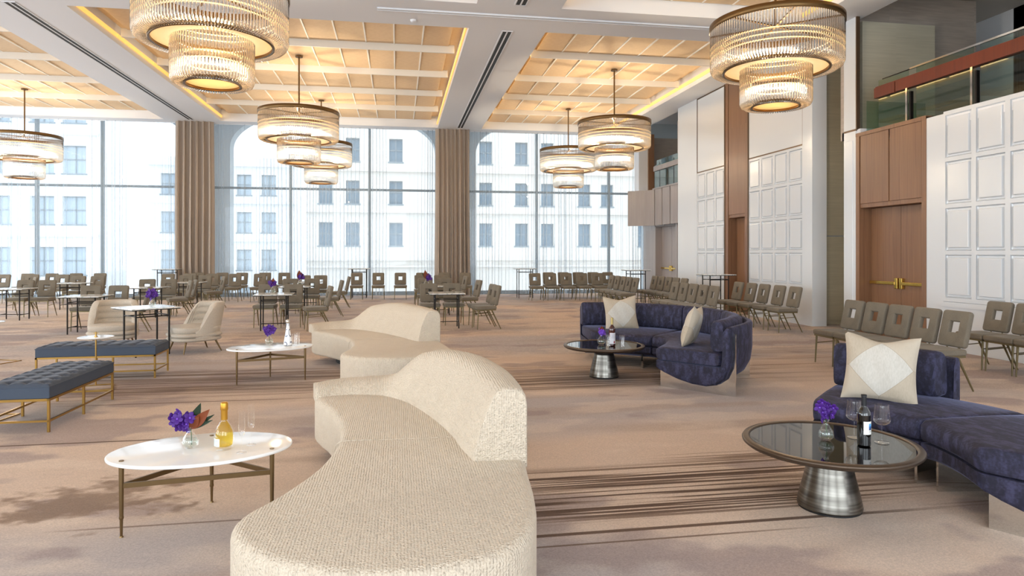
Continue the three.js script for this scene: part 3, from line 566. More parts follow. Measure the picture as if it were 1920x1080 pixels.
// ------------------------------------------------------------------ pillows
const pillowTex = dataTex(512, 512, (u, v) => {
  const a = Math.abs(u - 0.5) + Math.abs(v - 0.5), hair = fbm(u * 90, v * 30, 3, 90), k = fbm(u * 6, v * 6, 3, 6);
  let c = a < 0.45 ? mixc([190, 184, 172], [208, 202, 192], hair) : mixc([172, 157, 136], [196, 182, 162], 0.5 * hair + 0.5 * k);
  if (a > 0.45 && (u - 0.5) * (v - 0.5) > 0) c = mixc(c, [200, 188, 170], 0.5);
  return Math.abs(a - 0.45) < 0.006 || (a > 0.45 && (Math.abs(u - 0.5) < 0.004 || Math.abs(v - 0.5) < 0.004)) ? mixc(c, [158, 142, 120], 0.6) : c;
});
const pillowMat = phy(0xffffff, 0.85, { map: pillowTex, sheen: 0.3, sheenColor: new THREE.Color(0.7, 0.68, 0.6) });
const pillowGeo = (() => {
  const n = 28, S = 0.262, pos = [], uv = [], idx = [];
  for (const s of [1, -1]) for (let j = 0; j <= n; j++) for (let i = 0; i <= n; i++) {
    const u = i / n * 2 - 1, v = j / n * 2 - 1, e = (1 - Math.pow(Math.abs(u), 3)) * (1 - Math.pow(Math.abs(v), 3)), pin = 1 - 0.10 * ((1 - u * u) * v * v + (1 - v * v) * u * u);
    pos.push(u * S * pin, v * S * pin - (v > 0 ? 0.035 * v * v * Math.pow(1 - u * u, 3) : 0), s * (0.085 * Math.pow(Math.max(0, e), 0.55) + 0.006 * Math.sin(u * 9 + v * 4) * e) - (v > 0.2 ? 0.012 * (v - 0.2) * (1 - u * u) : 0)); uv.push(i / n, j / n);
  }
  const N = (n + 1) * (n + 1);
  for (let j = 0; j < n; j++) for (let i = 0; i < n; i++) { const a = j * (n + 1) + i, b = a + 1, c = a + n + 1, d = c + 1; idx.push(a, b, d, a, d, c, N + a, N + d, N + b, N + a, N + c, N + d); }
  const g = new THREE.BufferGeometry(); g.setAttribute('position', new THREE.Float32BufferAttribute(pos, 3)); g.setAttribute('uv', new THREE.Float32BufferAttribute(uv, 2)); g.setIndex(idx); g.computeVertexNormals(); return g;
})();
function pillow(label, x, y, d, turn, lean, roll = 0) {
  const o = new THREE.Mesh(pillowGeo, pillowMat); o.name = numbered('throw_pillow'); o.userData = { label, category: 'pillow', group: 'patchwork hide pillows' };
  o.position.set(x, y, -d); o.rotation.set(0, 0, 0); o.rotation.order = 'YXZ'; o.rotation.y = turn; o.rotation.x = lean; o.rotation.z = roll; scene.add(o);
}
pillow('beige diamond patchwork pillow on the navy sofa at the right edge', 3.66, 0.715, 4.63, R(-38), R(-14), R(-3));
pillow('beige diamond patchwork pillow facing the viewer on the farther navy sofa', 3.30, 0.70, 9.70, R(-3), R(-14), R(2));
pillow('pale pillow seen edge-on at the near end of the farther navy sofa', 3.57, 0.70, 7.80, R(-126), R(-16), R(4));

// ------------------------------------------------------------------ oval tables
function ovalTable(label, x, d, turn) {
  const t = thing('oval_coffee_table', label, 'coffee table', [x, 0, d], turn, 'white oval coffee tables');
  const s = new THREE.Shape(); s.absellipse(0, 0, 0.515, 0.345, 0, Math.PI * 2);
  part('table_top', planExtrude(s, 0.408, 0.428, 0.007, 3, 64), whiteTop, t);
  const legs = [[-0.40, -0.155], [0.40, -0.155], [0.02, 0.27]];      // x, d
  for (const [a, b] of legs) { part('leg', lathe([[0, 0.005], [0.007, 0.005], [0.009, 0.10], [0.0125, 0.105], [0.0125, 0.115], [0.011, 0.12], [0.014, 0.41], [0, 0.41]], 14).translate(a, 0, -b), oldBrass, t); part('leg_cap', cyl(0.013, 0.013, 0.006, a, 0.427, -b, 14), oldBrass, t); part('foot', cyl(0.012, 0.009, 0.008, a, 0, -b, 12), oldBrass, t); }
  for (const [i, j] of [[0, 1], [1, 2], [2, 0]]) part('stretcher', flatBar([legs[i][0], 0.29, -legs[i][1]], [legs[j][0], 0.29, -legs[j][1]], 0.012, 0.028), oldBrass, t);
  return t;
}
ovalTable('near white oval coffee table with champagne bottle and flutes', -1.165, 4.31, R(8));
ovalTable('farther white oval coffee table with tall patterned carafe', -1.59, 8.86, R(15));

// ------------------------------------------------------------------ dark round tables
function darkTable(label, x, d) {
  const t = thing('round_coffee_table', label, 'coffee table', [x, 0, d], 0, 'dark round pedestal tables');
  const cone = lathe([[0, 0.012], [0.19, 0.012], [0.192, 0.02], [0.178, 0.09], [0.152, 0.19], [0.130, 0.29], [0.118, 0.36], [0, 0.36]], 48);
  raw('pedestal', cone, coneMetal, t); part('foot_ring', cyl(0.186, 0.186, 0.014, 0, 0, 0, 40), black, t);
  part('rim', lathe([[0.12, 0.355], [0.40, 0.362], [0.50, 0.378], [0.522, 0.395], [0.525, 0.407], [0.518, 0.417], [0.490, 0.420], [0.478, 0.416], [0.476, 0.408]], 72), std(0x5a4c40, 0.35, { metalness: 0.7 }), t);
  part('glass_top', cyl(0.477, 0.477, 0.010, 0, 0.402, 0, 72), darkGlass, t);
}
darkTable('near dark glass round table with wine bottle at lower right', 2.685, 3.85);
darkTable('farther dark glass round table before the curved navy sofa', 2.63, 8.40);

// ------------------------------------------------------------------ tufted benches
function makeBench() {
  const t = thing('tufted_bench', 'near slate velvet tufted bench on brass frame at the left edge', 'bench', [-3.36, 0, 7.30], R(90), 'tufted velvet benches');
  const L = 1.38, W = 0.57, nx = 72, nz = 32, top = 0.405, cols = 8, rws = 4;
  const tx = (i) => (i + 0.5) / cols * L - L / 2, tz = (j) => (j + 0.5) / rws * W - W / 2;
  const hAt = (x, z) => { const ex = Math.min(1, (L / 2 - Math.abs(x)) / 0.06), ez = Math.min(1, (W / 2 - Math.abs(z)) / 0.06); let h = 0.038 * Math.pow(Math.max(0, Math.min(ex, ez)), 0.5);
    let dip = 0; for (let i = 0; i < cols; i++) for (let j = 0; j < rws; j++) { const q = Math.hypot(x - tx(i), z - tz(j)); dip = Math.max(dip, Math.exp(-q * q / 0.0011)); }
    const gx = Math.abs(((x + L / 2) / L * cols) % 1 - 0.5), gz = Math.abs(((z + W / 2) / W * rws) % 1 - 0.5); const crease = Math.max(Math.exp(-gx * gx / 0.004), Math.exp(-gz * gz / 0.004)) * 0.006;
    return top + h - dip * 0.024 - crease * Math.min(1, ex, ez); };
  const pos = [], idx = [];
  for (let j = 0; j <= nz; j++) for (let i = 0; i <= nx; i++) { const x = (i / nx - 0.5) * L, z = (j / nz - 0.5) * W; pos.push(x, hAt(x, z), z); }
  for (let j = 0; j < nz; j++) for (let i = 0; i < nx; i++) { const a = j * (nx + 1) + i; idx.push(a, a + nx + 1, a + 1, a + 1, a + nx + 1, a + nx + 2); }
  const g = new THREE.BufferGeometry(); g.setAttribute('position', new THREE.Float32BufferAttribute(pos, 3)); g.setIndex(idx); g.computeVertexNormals();
  part('cushion', [g, rbox(L, 0.105, W, 0.008, 0, 0.354, 0, 1)], benchVelvet, t);
  part('piping', [bar([-L / 2, top, W / 2], [L / 2, top, W / 2], 0.005), bar([-L / 2, top, -W / 2], [L / 2, top, -W / 2], 0.005), bar([-L / 2, top, -W / 2], [-L / 2, top, W / 2], 0.005), bar([L / 2, top, -W / 2], [L / 2, top, W / 2], 0.005)], benchVelvet, t);
  const bg = boxUV(new THREE.SphereGeometry(0.011, 8, 5));
  for (let i = 0; i < cols; i++) for (let j = 0; j < rws; j++) raw('button', bg, benchVelvet, t).position.set(tx(i), hAt(tx(i), tz(j)) + 0.001, tz(j));
  const e = 0.011, hx = L / 2 - e, hz = W / 2 - e;
  part('frame', [box(L, 0.022, 0.022, 0, 0.29, hz), box(L, 0.022, 0.022, 0, 0.29, -hz), box(0.022, 0.022, W, hx, 0.29, 0), box(0.022, 0.022, W, -hx, 0.29, 0)], brass, t);
  for (const x of [-hx, 0, hx]) for (const z of [-hz, hz]) part('leg', rbox(0.022, 0.285, 0.022, 0.003, x, 0.1425, z, 1), brass, t);
  for (const z of [-hz, hz]) part('stretcher', box(L, 0.018, 0.018, 0, 0.10, z), brass, t);
  for (const x of [-hx, hx]) part('stretcher', box(0.018, 0.018, W, x, 0.10, 0), brass, t);
  return t;
}
const bench = makeBench();
copyOf(bench, 'farther slate velvet tufted bench beyond the thin post table', [-3.77, 0, 9.52], R(2));

// small post tables with a flat brass loop on the floor
function postTable(label, x, d, turn) {
  const t = thing('side_table', label, 'side table', [x, 0, d], turn, 'small round post tables');
  part('table_top', lathe([[0, 0.578], [0.188, 0.578], [0.195, 0.584], [0.195, 0.588], [0.188, 0.592], [0, 0.592]], 40), whiteTop, t);
  part('post', [cyl(0.009, 0.009, 0.645, 0, 0.005, 0, 12), cyl(0.02, 0.02, 0.01, 0, 0.592, 0, 16), box(0.05, 0.008, 0.008, 0, 0.635, 0), box(0.008, 0.008, 0.05, 0, 0.635, 0)], brass, t);
  part('base', [box(0.36, 0.01, 0.025, 0, 0.006, 0), box(0.36, 0.01, 0.025, 0, 0.006, 0.36), box(0.025, 0.01, 0.385, -0.18, 0.006, 0.18), box(0.025, 0.01, 0.385, 0.18, 0.006, 0.18)], brass, t);
}
postTable('small round white post table standing between the two velvet benches', -3.61, 8.86, R(20));
postTable('post table cut off by the left edge, its brass foot under the near bench', -4.10, 7.26, R(84));
postTable('post table beyond the left edge, only its brass floor loop showing', -5.95, 11.05, R(68));

// ------------------------------------------------------------------ channelled slipper chairs
function makeSlipper() {
  const t = thing('slipper_chair', 'cream channelled slipper chair seen from its side, beside dark square table', 'armchair', [-3.28, 0, 11.72], R(-52), 'cream channelled slipper chairs');
  // local: faces +z
  const plan = (sx, sz, y, n = 40) => { const r = []; for (let k = 0; k < n; k++) { const a = k / n * Math.PI * 2, c = Math.cos(a), s = Math.sin(a), e = 2 / 3.2; r.push([Math.sign(c) * Math.pow(Math.abs(c), e) * sx, y, Math.sign(s) * Math.pow(Math.abs(s), e) * sz + 0.02]); } return r; };
  const cushion = (y0, y1, sx, sz, bulge) => { const rings = []; for (let i = 0; i <= 10; i++) { const q = i / 10, b = Math.sin(q * Math.PI), k = bulge * (Math.pow(b, 0.5) - 1); rings.push(plan(sx + k, sz + k, lerp(y0, y1, q))); } return loft(rings, true, 1.0); };
  part('seat_base', cushion(0.185, 0.255, 0.37, 0.38, 0.06), cream, t); part('seat_roll', cushion(0.25, 0.325, 0.375, 0.385, 0.06), cream, t);
  const rings = []; for (let i = 0; i <= 12; i++) { const q = i / 12, k = q < 0.5 ? -0.04 * (1 - Math.pow(Math.sin(q * Math.PI), 0.5)) : -0.15 * Math.pow((q - 0.5) * 2, 2.6); rings.push(plan(0.355 + k, 0.365 + k, lerp(0.315, 0.43, Math.sin(q * Math.PI / 2)))); }
  part('seat_cushion', loft(rings, true, 1.0), cream, t);
  const br = [], N = 36;
  for (let i = 0; i <= N; i++) {
    const u = i / N * 2 - 1, a = u * R(112), h = lerp(0.80, 0.36, sstep(0.52, 1, Math.abs(u))), sx = 0.37, sz = 0.37, ring = [], M = 44;
    const pt = (y, inset) => { const lean = 0.10 * Math.max(0, (y - 0.3)) / 0.5 * Math.max(0, Math.cos(a)); return [Math.sin(a) * (sx - inset), y, -Math.cos(a) * (sz - inset) - lean]; };
    for (let k = 0; k <= M; k++) { const y = lerp(0.24, h - 0.015, k / M); ring.push(pt(y, 0.078 + 0.034 * Math.pow(Math.abs(Math.sin((y - 0.38) / 0.105 * Math.PI)), 0.6) * Math.min(1, (h - 0.3) / 0.3))); }
    ring.push(pt(h, 0.06), pt(h, 0.025));
    for (let k = 0; k <= 6; k++) ring.push(pt(lerp(h - 0.02, 0.24, k / 6), 0.0));
    br.push(ring);
  }
  part('backrest', loft(br, true, 1.0), cream, t);
  for (const [x, z, ox, oz] of [[-0.24, 0.24, -0.05, 0.06], [0.24, 0.24, 0.05, 0.06], [-0.22, -0.22, -0.05, -0.09], [0.22, -0.22, 0.05, -0.09]]) part('leg', bar([x + ox, 0, z + oz], [x, 0.21, z], 0.009, 0.018, 10), oldBrass, t);
  return t;
}
const slipper = makeSlipper();
copyOf(slipper, 'cream channelled slipper chair facing forward behind the dark square table', [-4.72, 0, 12.25], R(12));

// ------------------------------------------------------------------ square tables
function makeTable(h, S) {
  const t = new THREE.Group();
  part('table_top', rbox(S, 0.018, S, 0.005, 0, h - 0.009, 0, 1), marble, t); part('top_edge', [box(S - 0.04, 0.014, S - 0.04, 0, h - 0.025, 0)], blackMetal, t);
  const a = S / 2 - 0.13, b = S / 2 - 0.17;
  for (const x of [-a, a]) for (const z of [-b, b]) part('leg', cyl(0.013, 0.015, h - 0.03, x, 0, z, 10), blackMetal, t);
  const y = h - 0.14;
  for (const z of [-b, b]) part('stretcher', bar([-a, y, z], [a, y, z], 0.009), blackMetal, t);
  for (const x of [-a, a]) { part('stretcher', bar([x, y + 0.01, -b], [x, y + 0.01, b], 0.009), blackMetal, t); part('stretcher', bar([x, 0.13, -b], [x, 0.13, b], 0.009), blackMetal, t); }
  part('stretcher', bar([-a, 0.13, 0], [a, 0.13, 0], 0.009), blackMetal, t);
  return t;
}
const diningTable = makeTable(0.755, 0.76), barTable = makeTable(1.065, 0.76);
function placeTable(proto, name, label, x, d, turn, group) { const o = proto.clone(); o.name = numbered(name); o.userData = { label, category: 'table', group }; o.position.set(x, 0, -d); o.rotation.y = R(turn); scene.add(o); }
const dg = 'dark-legged square café tables', bg2 = 'tall dark-legged bar tables';
placeTable(diningTable, 'square_table', 'dark-legged square table with purple flowers between two cream slipper chairs', -3.92, 11.43, 42, dg);
for (const [x, d, turn, label] of [
  [-9.15, 17.95, 0, 'square café table cut off at the left edge, front row of tables'], [-6.17, 14.70, 0, 'square café table at left behind the cream slipper chairs'], [-2.56, 14.72, 4, 'square café table with purple flowers behind the far oval table'],
  [1.02, 14.52, 0, 'square café table just right of the farther white sofa'], [-9.2, 21.1, 0, 'small distant café table at far left among chairs'], [-6.2, 18.15, 0, 'café table behind the left slipper chair, second row'],
  [-6.05, 21.1, 0, 'distant café table before the left brown drape'], [-2.6, 17.95, 0, 'café table with orange and purple flowers, second row in the middle'], [1.05, 17.65, 0, 'café table with red and purple flowers before the right brown drape'], [-2.65, 20.75, 0, 'farthest café table in the middle cluster']]) placeTable(diningTable, 'square_table', label, x, d, turn, dg);
for (const [x, d, label] of [[4.48, 23.75, 'bar-height table at the left end of the chair rows by the right window'], [7.62, 20.9, 'bar-height table beside the far right corner behind rows of chairs'], [8.03, 16.15, 'bar-height table against white panelled wall between chair rows'], [-1.38, 24.7, 'bar-height table behind chair at the middle window'], [-7.85, 24.8, 'bar-height table in front of the left brown drape']]) placeTable(barTable, 'bar_table', label, x, d, 0, bg2);

// ------------------------------------------------------------------ banquet chairs
function makeChair() {
  const t = new THREE.Group();                        // faces +z, origin on the floor under the seat
  part('seat', rbox(0.45, 0.075, 0.45, 0.026, 0, 0.452, 0.01, 2), chairCloth, t);
  part('seat_frame', box(0.42, 0.022, 0.42, 0, 0.405, 0.005), chairLeg, t);
  const s = new THREE.Shape(), W = 0.20, H = 0.215, r = 0.025, rect = (p, w, h, q) => { p.moveTo(-w + q, -h); p.lineTo(w - q, -h); p.quadraticCurveTo(w, -h, w, -h + q); p.lineTo(w, h - q); p.quadraticCurveTo(w, h, w - q, h); p.lineTo(-w + q, h); p.quadraticCurveTo(-w, h, -w, h - q); p.lineTo(-w, -h + q); p.quadraticCurveTo(-w, -h, -w + q, -h); };
  rect(s, W - 0.018, H - 0.018, r); const hole = new THREE.Path(); const hw = 0.086, hh = 0.084; hole.moveTo(-hw, -hh + 0.02); hole.lineTo(-hw, hh + 0.02); hole.lineTo(hw, hh + 0.02); hole.lineTo(hw, -hh + 0.02); hole.closePath(); s.holes.push(hole);
  const g = toCreasedNormals(new THREE.ExtrudeGeometry(s, { depth: 0.012, bevelEnabled: true, bevelThickness: 0.026, bevelSize: 0.02, bevelSegments: 3, curveSegments: 3 }), 0.9);
  g.translate(0, 0, -0.006); g.rotateX(R(-13)); g.translate(0, 0.705, -0.262);
  part('backrest', g, chairCloth, t);
  for (const x of [-0.09, 0.09]) part('bracket', tube([[x, 0.41, -0.16], [x, 0.42, -0.235], [x, 0.50, -0.232], [x, 0.56, -0.25]], 0.011, 8, 6), chairLeg, t);
  for (const x of [-0.195, 0.195]) { part('leg', bar([x * 1.03, 0, 0.205], [x, 0.40, 0.185], 0.009, 0.015), chairLeg, t); part('leg', bar([x * 1.04, 0, -0.31], [x, 0.40, -0.11], 0.009, 0.016), chairLeg, t); part('stretcher', bar([x, 0.29, 0.19], [x, 0.31, -0.155], 0.007), chairLeg, t); }
  return t;
}
const chair0 = makeChair();
function placeChair(x, d, a, label, group) { const o = chair0.clone(); o.name = numbered('banquet_chair'); o.userData = { label, category: 'chair', group }; o.position.set(x, 0, -d); o.rotation.y = -R(a); scene.add(o); }
const ord = ['first', 'second', 'third', 'fourth', 'fifth', 'sixth', 'seventh', 'eighth', 'ninth', 'tenth', 'eleventh', 'twelfth', 'thirteenth', 'fourteenth', 'fifteenth', 'sixteenth', 'seventeenth', 'eighteenth', 'nineteenth', 'twentieth', 'twenty-first', 'twenty-second', 'twenty-third'];
const rowsFacing = {
  'back row along the windows': [[-12.59, 23.9], [-12.38, 24.85], [-11.72, 23.85], [-11.61, 24.85], [-10.69, 23.54], [-10.84, 24.85], [-10.11, 24.85], [-7.62, 23.89], [-6.94, 23.9], [-6.94, 24.85], [-6.17, 23.75], [-6.13, 24.85], [-5.38, 23.4], [-5.47, 24.75], [-4.57, 23.3], [-4.66, 24.66], [-3.97, 24.5], [-1.43, 23.9], [-0.69, 23.8], [0.07, 23.7], [0.82, 23.6], [1.62, 23.5], [2.31, 23.4]],
  'third row of café tables': [[-9.5, 21.85], [-8.93, 21.75], [-6.6, 22.3], [-5.94, 21.9], [-2.9, 21.41], [-2.37, 21.32], [0.71, 21.07], [1.31, 20.9]],
  'second row of café tables': [[-9.42, 18.78], [-8.85, 18.68], [-6.55, 18.9], [-6.0, 18.82], [-2.87, 18.58], [-2.31, 18.61], [0.72, 18.35], [1.27, 18.41]],
  'front row of café tables': [[-6.42, 15.28], [-5.87, 15.2], [-2.85, 15.30], [-2.29, 15.25], [0.69, 15.12], [1.22, 15.12]] };
for (const [row, list] of Object.entries(rowsFacing)) list.forEach(([x, d], i) => placeChair(x, d, rr(-4, 4), `taupe chair facing the viewer, ${ord[i]} from left in the ${row}`, 'chairs around the café tables'));
[[-10.5, 21.1, 55, 'at far left behind the first café table'], [-5.35, 14.85, 78, 'behind the left slipper chair'], [-5.42, 17.9, 64, 'right of the purple flowers, near one of the pair'], [-5.45, 18.45, 64, 'right of the purple flowers, hidden one of the pair'], [-5.38, 21.0, 64, 'before the left drape, above the right slipper chair'],
  [-1.70, 14.52, 75, 'just above the patterned carafe, front of the middle cluster'], [-1.72, 17.62, 78, 'second in the line right of the middle tables'], [-1.73, 20.3, 80, 'farthest in the line right of the middle tables'],
  [1.72, 20.2, 78, 'farthest in the line before the right drape'], [1.75, 17.1, 78, 'second in the line before the right drape'], [1.80, 14.22, 80, 'nearest, alone on open carpet right of the farther white sofa'], [1.78, 14.76, 80, 'half hidden behind the nearest sideways one on open carpet']]
  .forEach(([x, d, a, w]) => placeChair(x, d, a, `taupe chair turned sideways, ${w}`, 'chairs around the café tables'));
for (let k = 0; k < 5; k++) { placeChair(4.62 + k * 0.545, 22.35 - k * 0.03, 0, `taupe chair facing the viewer, ${ord[k]} from left in front row by right window`, 'audience chairs by the right window'); placeChair(5.32 + k * 0.545, 23.35 - k * 0.03, 0, `taupe chair facing the viewer, ${ord[k]} from left in rear row by right window`, 'audience chairs by the right window'); }
for (const [x, ds, a, w] of [[6.30, [20.2, 19.65, 19.1, 18.6, 18.06], 90, 'far inner row'], [7.43, [19.5, 18.95, 18.4, 17.9, 17.35], 90, 'far outer row'], [6.25, [15.2, 14.7, 14.2, 13.7, 13.2], 90, 'row behind navy sofa'], [7.74, [14.95, 14.35, 13.8, 13.2, 12.62], 90, 'row by wood portal'], [6.25, [8.80, 8.345, 7.89, 7.435, 6.98], 90, 'row before brass-handled door'], [8.08, [8.2, 7.74, 7.28], 90, 'row at right edge']])
  ds.forEach((d, k) => placeChair(x, d, a, `taupe chair facing left, ${ord[k]} from the far end of ${w}`, 'audience chairs along the right wall'));

// ------------------------------------------------------------------ flowers, bottles, glasses
const petal = (() => { const g = new THREE.SphereGeometry(1, 10, 6); g.scale(0.0125, 0.016, 0.003); g.translate(0, 0.0165, 0); return g; })();
const blossomGeo = join([0, 1, 2, 3, 4].map((k) => petal.clone().rotateX(0.35).rotateZ(k / 5 * Math.PI * 2)));
const lipGeo = boxUV(new THREE.SphereGeometry(0.006, 8, 6).translate(0, 0, 0.006));
const leafShape = (l, w, bend) => { const n = 10, pos = [], idx = []; for (let i = 0; i <= n; i++) { const q = i / n, hw = w * Math.sin(Math.PI * Math.pow(q, 0.8)) + 0.001, y = l * q, z = bend * q * q; pos.push(-hw, y, z + hw * 0.35, 0, y, z, hw, y, z + hw * 0.35); } for (let i = 0; i < n; i++) { const a = i * 3; idx.push(a, a + 1, a + 4, a, a + 4, a + 3, a + 1, a + 2, a + 5, a + 1, a + 5, a + 4); } const g = new THREE.BufferGeometry(); g.setAttribute('position', new THREE.Float32BufferAttribute(pos, 3)); g.setIndex(idx); g.computeVertexNormals(); return g; };
const vaseGeo = boxUV(lathe([[0, 0.004], [0.030, 0.003], [0.044, 0.018], [0.048, 0.038], [0.042, 0.062], [0.024, 0.088], [0.016, 0.104], [0.017, 0.118], [0.022, 0.128], [0.020, 0.128], [0.014, 0.116], [0.013, 0.104], [0.021, 0.087], [0.038, 0.061], [0.044, 0.038], [0.040, 0.020], [0.028, 0.009], [0, 0.009]], 28));
const waterGeo = boxUV(lathe([[0, 0.010], [0.027, 0.010], [0.039, 0.021], [0.043, 0.038], [0.038, 0.058], [0, 0.058]], 24));
const water = phy(0xf2f8f6, 0.0, { transmission: 1, ior: 1.33 });
function flowerVase(label, x, y, d, bunch, scale = 1, light = false) {   // bunch: [x, y, z, leafKind?]
  const t = thing('flower_vase', label, 'vase', [x, y, d], rr(0, 1), 'bud vases of orchids'); t.scale.setScalar(scale); t.rotation.y = 0;
  raw('vase', vaseGeo, glass, t); raw('water', waterGeo, water, t);
  for (const [bx, by, bz] of bunch.flowers) { const b = raw('blossom', blossomGeo, light ? orchidLight : orchid, t); b.position.set(bx, by, bz); b.rotation.set(rr(-0.5, 0.3), rr(-0.9, 0.9), rr(0, 6)); b.scale.setScalar(rr(0.95, 1.25)); raw('petal_lip', lipGeo, orchidLight, b); }
  const f = bunch.flowers, m = f.reduce((s, p) => [s[0] + p[0] / f.length, s[1] + p[1] / f.length, s[2] + p[2] / f.length], [0, 0, 0]);
  part('stem', [tube([[0.008, 0.02, 0], [0, 0.12, 0], [m[0] * 0.5, lerp(0.13, m[1], 0.5), m[2] * 0.5], m], 0.003, 12, 5), ...f.slice(0, 5).map((p) => bar(m, p, 0.0016, 0.0012, 5))], stemGreen, t);
  for (const [l, w, rz, rx, kind, bend] of bunch.leaves ?? []) { const g = leafShape(l, w, bend ?? 0.02); g.rotateX(rx); g.rotateZ(rz); g.translate(0, 0.115, 0); part('leaf', g, kind ? leafRust : leafGreen, t); }
}
const spray = (cx, cy, rx, ry, n) => Array.from({ length: n }, (_, i) => { const a = i * 2.4, q = Math.sqrt((i + 0.5) / n); return [cx + rx * q * Math.cos(a), cy + ry * q * Math.sin(a), 0.02 * Math.sin(i * 1.7) + 0.012]; });
flowerVase('purple orchids and magnolia leaves in glass vase on the near oval table', -1.235, 0.428, 4.31, { flowers: spray(-0.045, 0.172, 0.062, 0.052, 11), leaves: [[0.175, 0.028, -0.40, 0.05, 0], [0.185, 0.03, -0.78, 0.2, 1], [0.11, 0.026, -0.62, 0.2, 1], [0.175, 0.014, -1.02, 0.1, 0], [0.155, 0.012, -1.17, 0.15, 0]] });
flowerVase('purple orchids in glass vase on the farther oval table', -1.64, 0.428, 9.05, { flowers: spray(0.01, 0.17, 0.058, 0.052, 10) }, 1.08);
flowerVase('purple orchids in round glass vase on the near dark table', 2.68, 0.414, 3.88, { flowers: spray(-0.012, 0.19, 0.05, 0.062, 10) });
flowerVase('orchid with rust and green leaves in glass vase on the farther dark table', 2.605, 0.414, 8.43, { flowers: spray(0, 0.15, 0.03, 0.025, 7), leaves: [[0.11, 0.034, 0.05, 0.1, 1], [0.10, 0.022, -0.3, -0.1, 0]] }, 1.1, true);
flowerVase('bunch of purple orchids on the square table between slipper chairs', -3.86, 0.755, 11.5, { flowers: spray(0, 0.19, 0.075, 0.07, 16) }, 1.05);
flowerVase('red and purple flowers on the café table behind the far oval table', -2.62, 0.755, 14.85, { flowers: spray(0, 0.17, 0.05, 0.05, 10), leaves: [[0.15, 0.035, -0.1, 0, 1]] }, 1.25);
flowerVase('tall orange and purple flowers in the middle of the second table row', -2.5, 0.755, 17.95, { flowers: spray(0.03, 0.17, 0.05, 0.04, 8), leaves: [[0.17, 0.045, 0.05, 0, 1]] }, 1.45);
flowerVase('red and purple flowers on the table before the right brown drape', 0.72, 0.755, 17.65, { flowers: spray(0.04, 0.15, 0.05, 0.045, 8), leaves: [[0.17, 0.04, 0.15, 0, 1], [0.15, 0.016, 0.6, 0, 0]] }, 1.45);

function canvasTex(w, h, draw) { const c = document.createElement('canvas'); c.width = w; c.height = h; draw(c.getContext('2d')); const t = new THREE.CanvasTexture(c); t.colorSpace = THREE.SRGBColorSpace; return t; }
function wrapLabel(name, r, y0, y1, arc, tex, facing, parent, o = {}) { const g = new THREE.CylinderGeometry(r, r, y1 - y0, 20, 1, true, facing - arc / 2, arc).translate(0, (y0 + y1) / 2, 0); raw(name, g, std(0xffffff, 0.6, { map: tex, side: THREE.DoubleSide, ...o }), parent); }
{ // champagne
  const t = thing('champagne_bottle', 'clear champagne bottle with gold foil on the near oval table', 'bottle', [-1.027, 0.428, 4.25]); t.scale.set(1.16, 1, 1.16);
  part('glass_body', lathe([[0, 0.002], [0.040, 0.002], [0.043, 0.010], [0.046, 0.04], [0.047, 0.085], [0.044, 0.110], [0.034, 0.140], [0.022, 0.160], [0.0155, 0.178], [0.015, 0.235]], 32), glass, t);
  part('wine', lathe([[0, 0.016], [0.030, 0.020], [0.040, 0.028], [0.0425, 0.06], [0.0425, 0.085], [0.040, 0.108], [0.031, 0.137], [0.019, 0.158], [0.013, 0.172], [0, 0.172]], 32), phy(0xf8e680, 0.0, { transmission: 0.95, ior: 1.3 }), t);
  part('foil', lathe([[0.0165, 0.178], [0.0165, 0.235], [0.019, 0.238], [0.019, 0.250], [0.0185, 0.276], [0.014, 0.283], [0, 0.284]], 24), std(0xc8963c, 0.35, { metalness: 0.9 }), t);
  wrapLabel('label', 0.0482, 0.03, 0.075, 1.5, canvasTex(128, 64, (c) => { c.fillStyle = '#e9efe9'; c.fillRect(0, 0, 128, 64); c.strokeStyle = '#8f9aa8'; c.lineWidth = 3; for (let k = 0; k < 5; k++) { c.beginPath(); c.moveTo(16, 12 + k * 10); c.bezierCurveTo(40, 4 + k * 10, 70, 24 + k * 10, 110, 12 + k * 10); c.stroke(); } }), -1.0, t);
}
function stemGlass(name, label, x, d, y, prof, group) { const t = thing(name, label, 'glass', [x, y, d], 0, group); part('bowl', lathe(prof[0], 28), glass, t); part('stem', lathe(prof[1], 20), glass, t); return t; }
const flute = [[[0.004, 0.098], [0.014, 0.108], [0.019, 0.125], [0.020, 0.16], [0.0185, 0.244], [0.0175, 0.244], [0.019, 0.16], [0.018, 0.126], [0.013, 0.110], [0, 0.102]], [[0, 0.0], [0.031, 0.001], [0.031, 0.003], [0.008, 0.006], [0.0035, 0.02], [0.003, 0.09], [0.005, 0.10]]];
const fl1 = stemGlass('champagne_flute', 'champagne flute nearest the rim of the near oval table', -0.908, 4.16, 0.428, flute, 'champagne flutes');
copyOf(fl1, 'champagne flute behind the other on the near oval table', [-0.888, 0.428, 4.32]);
const wineG = [[[0.005, 0.108], [0.030, 0.116], [0.047, 0.130], [0.050, 0.140], [0.041, 0.238], [0.0402, 0.238], [0.049, 0.140], [0.046, 0.132], [0.029, 0.118], [0, 0.110]], [[0, 0.0], [0.042, 0.001], [0.042, 0.003], [0.010, 0.007], [0.004, 0.02], [0.0035, 0.09], [0.006, 0.109]]];
const wg = stemGlass('wine_glass', 'wine glass right of the wine bottle on the near dark table', 2.988, 3.767, 0.414, wineG, 'wine glasses on the near dark table');
copyOf(wg, 'wine glass half hidden behind the wine bottle on the near dark table', [2.895, 0.414, 3.90]);
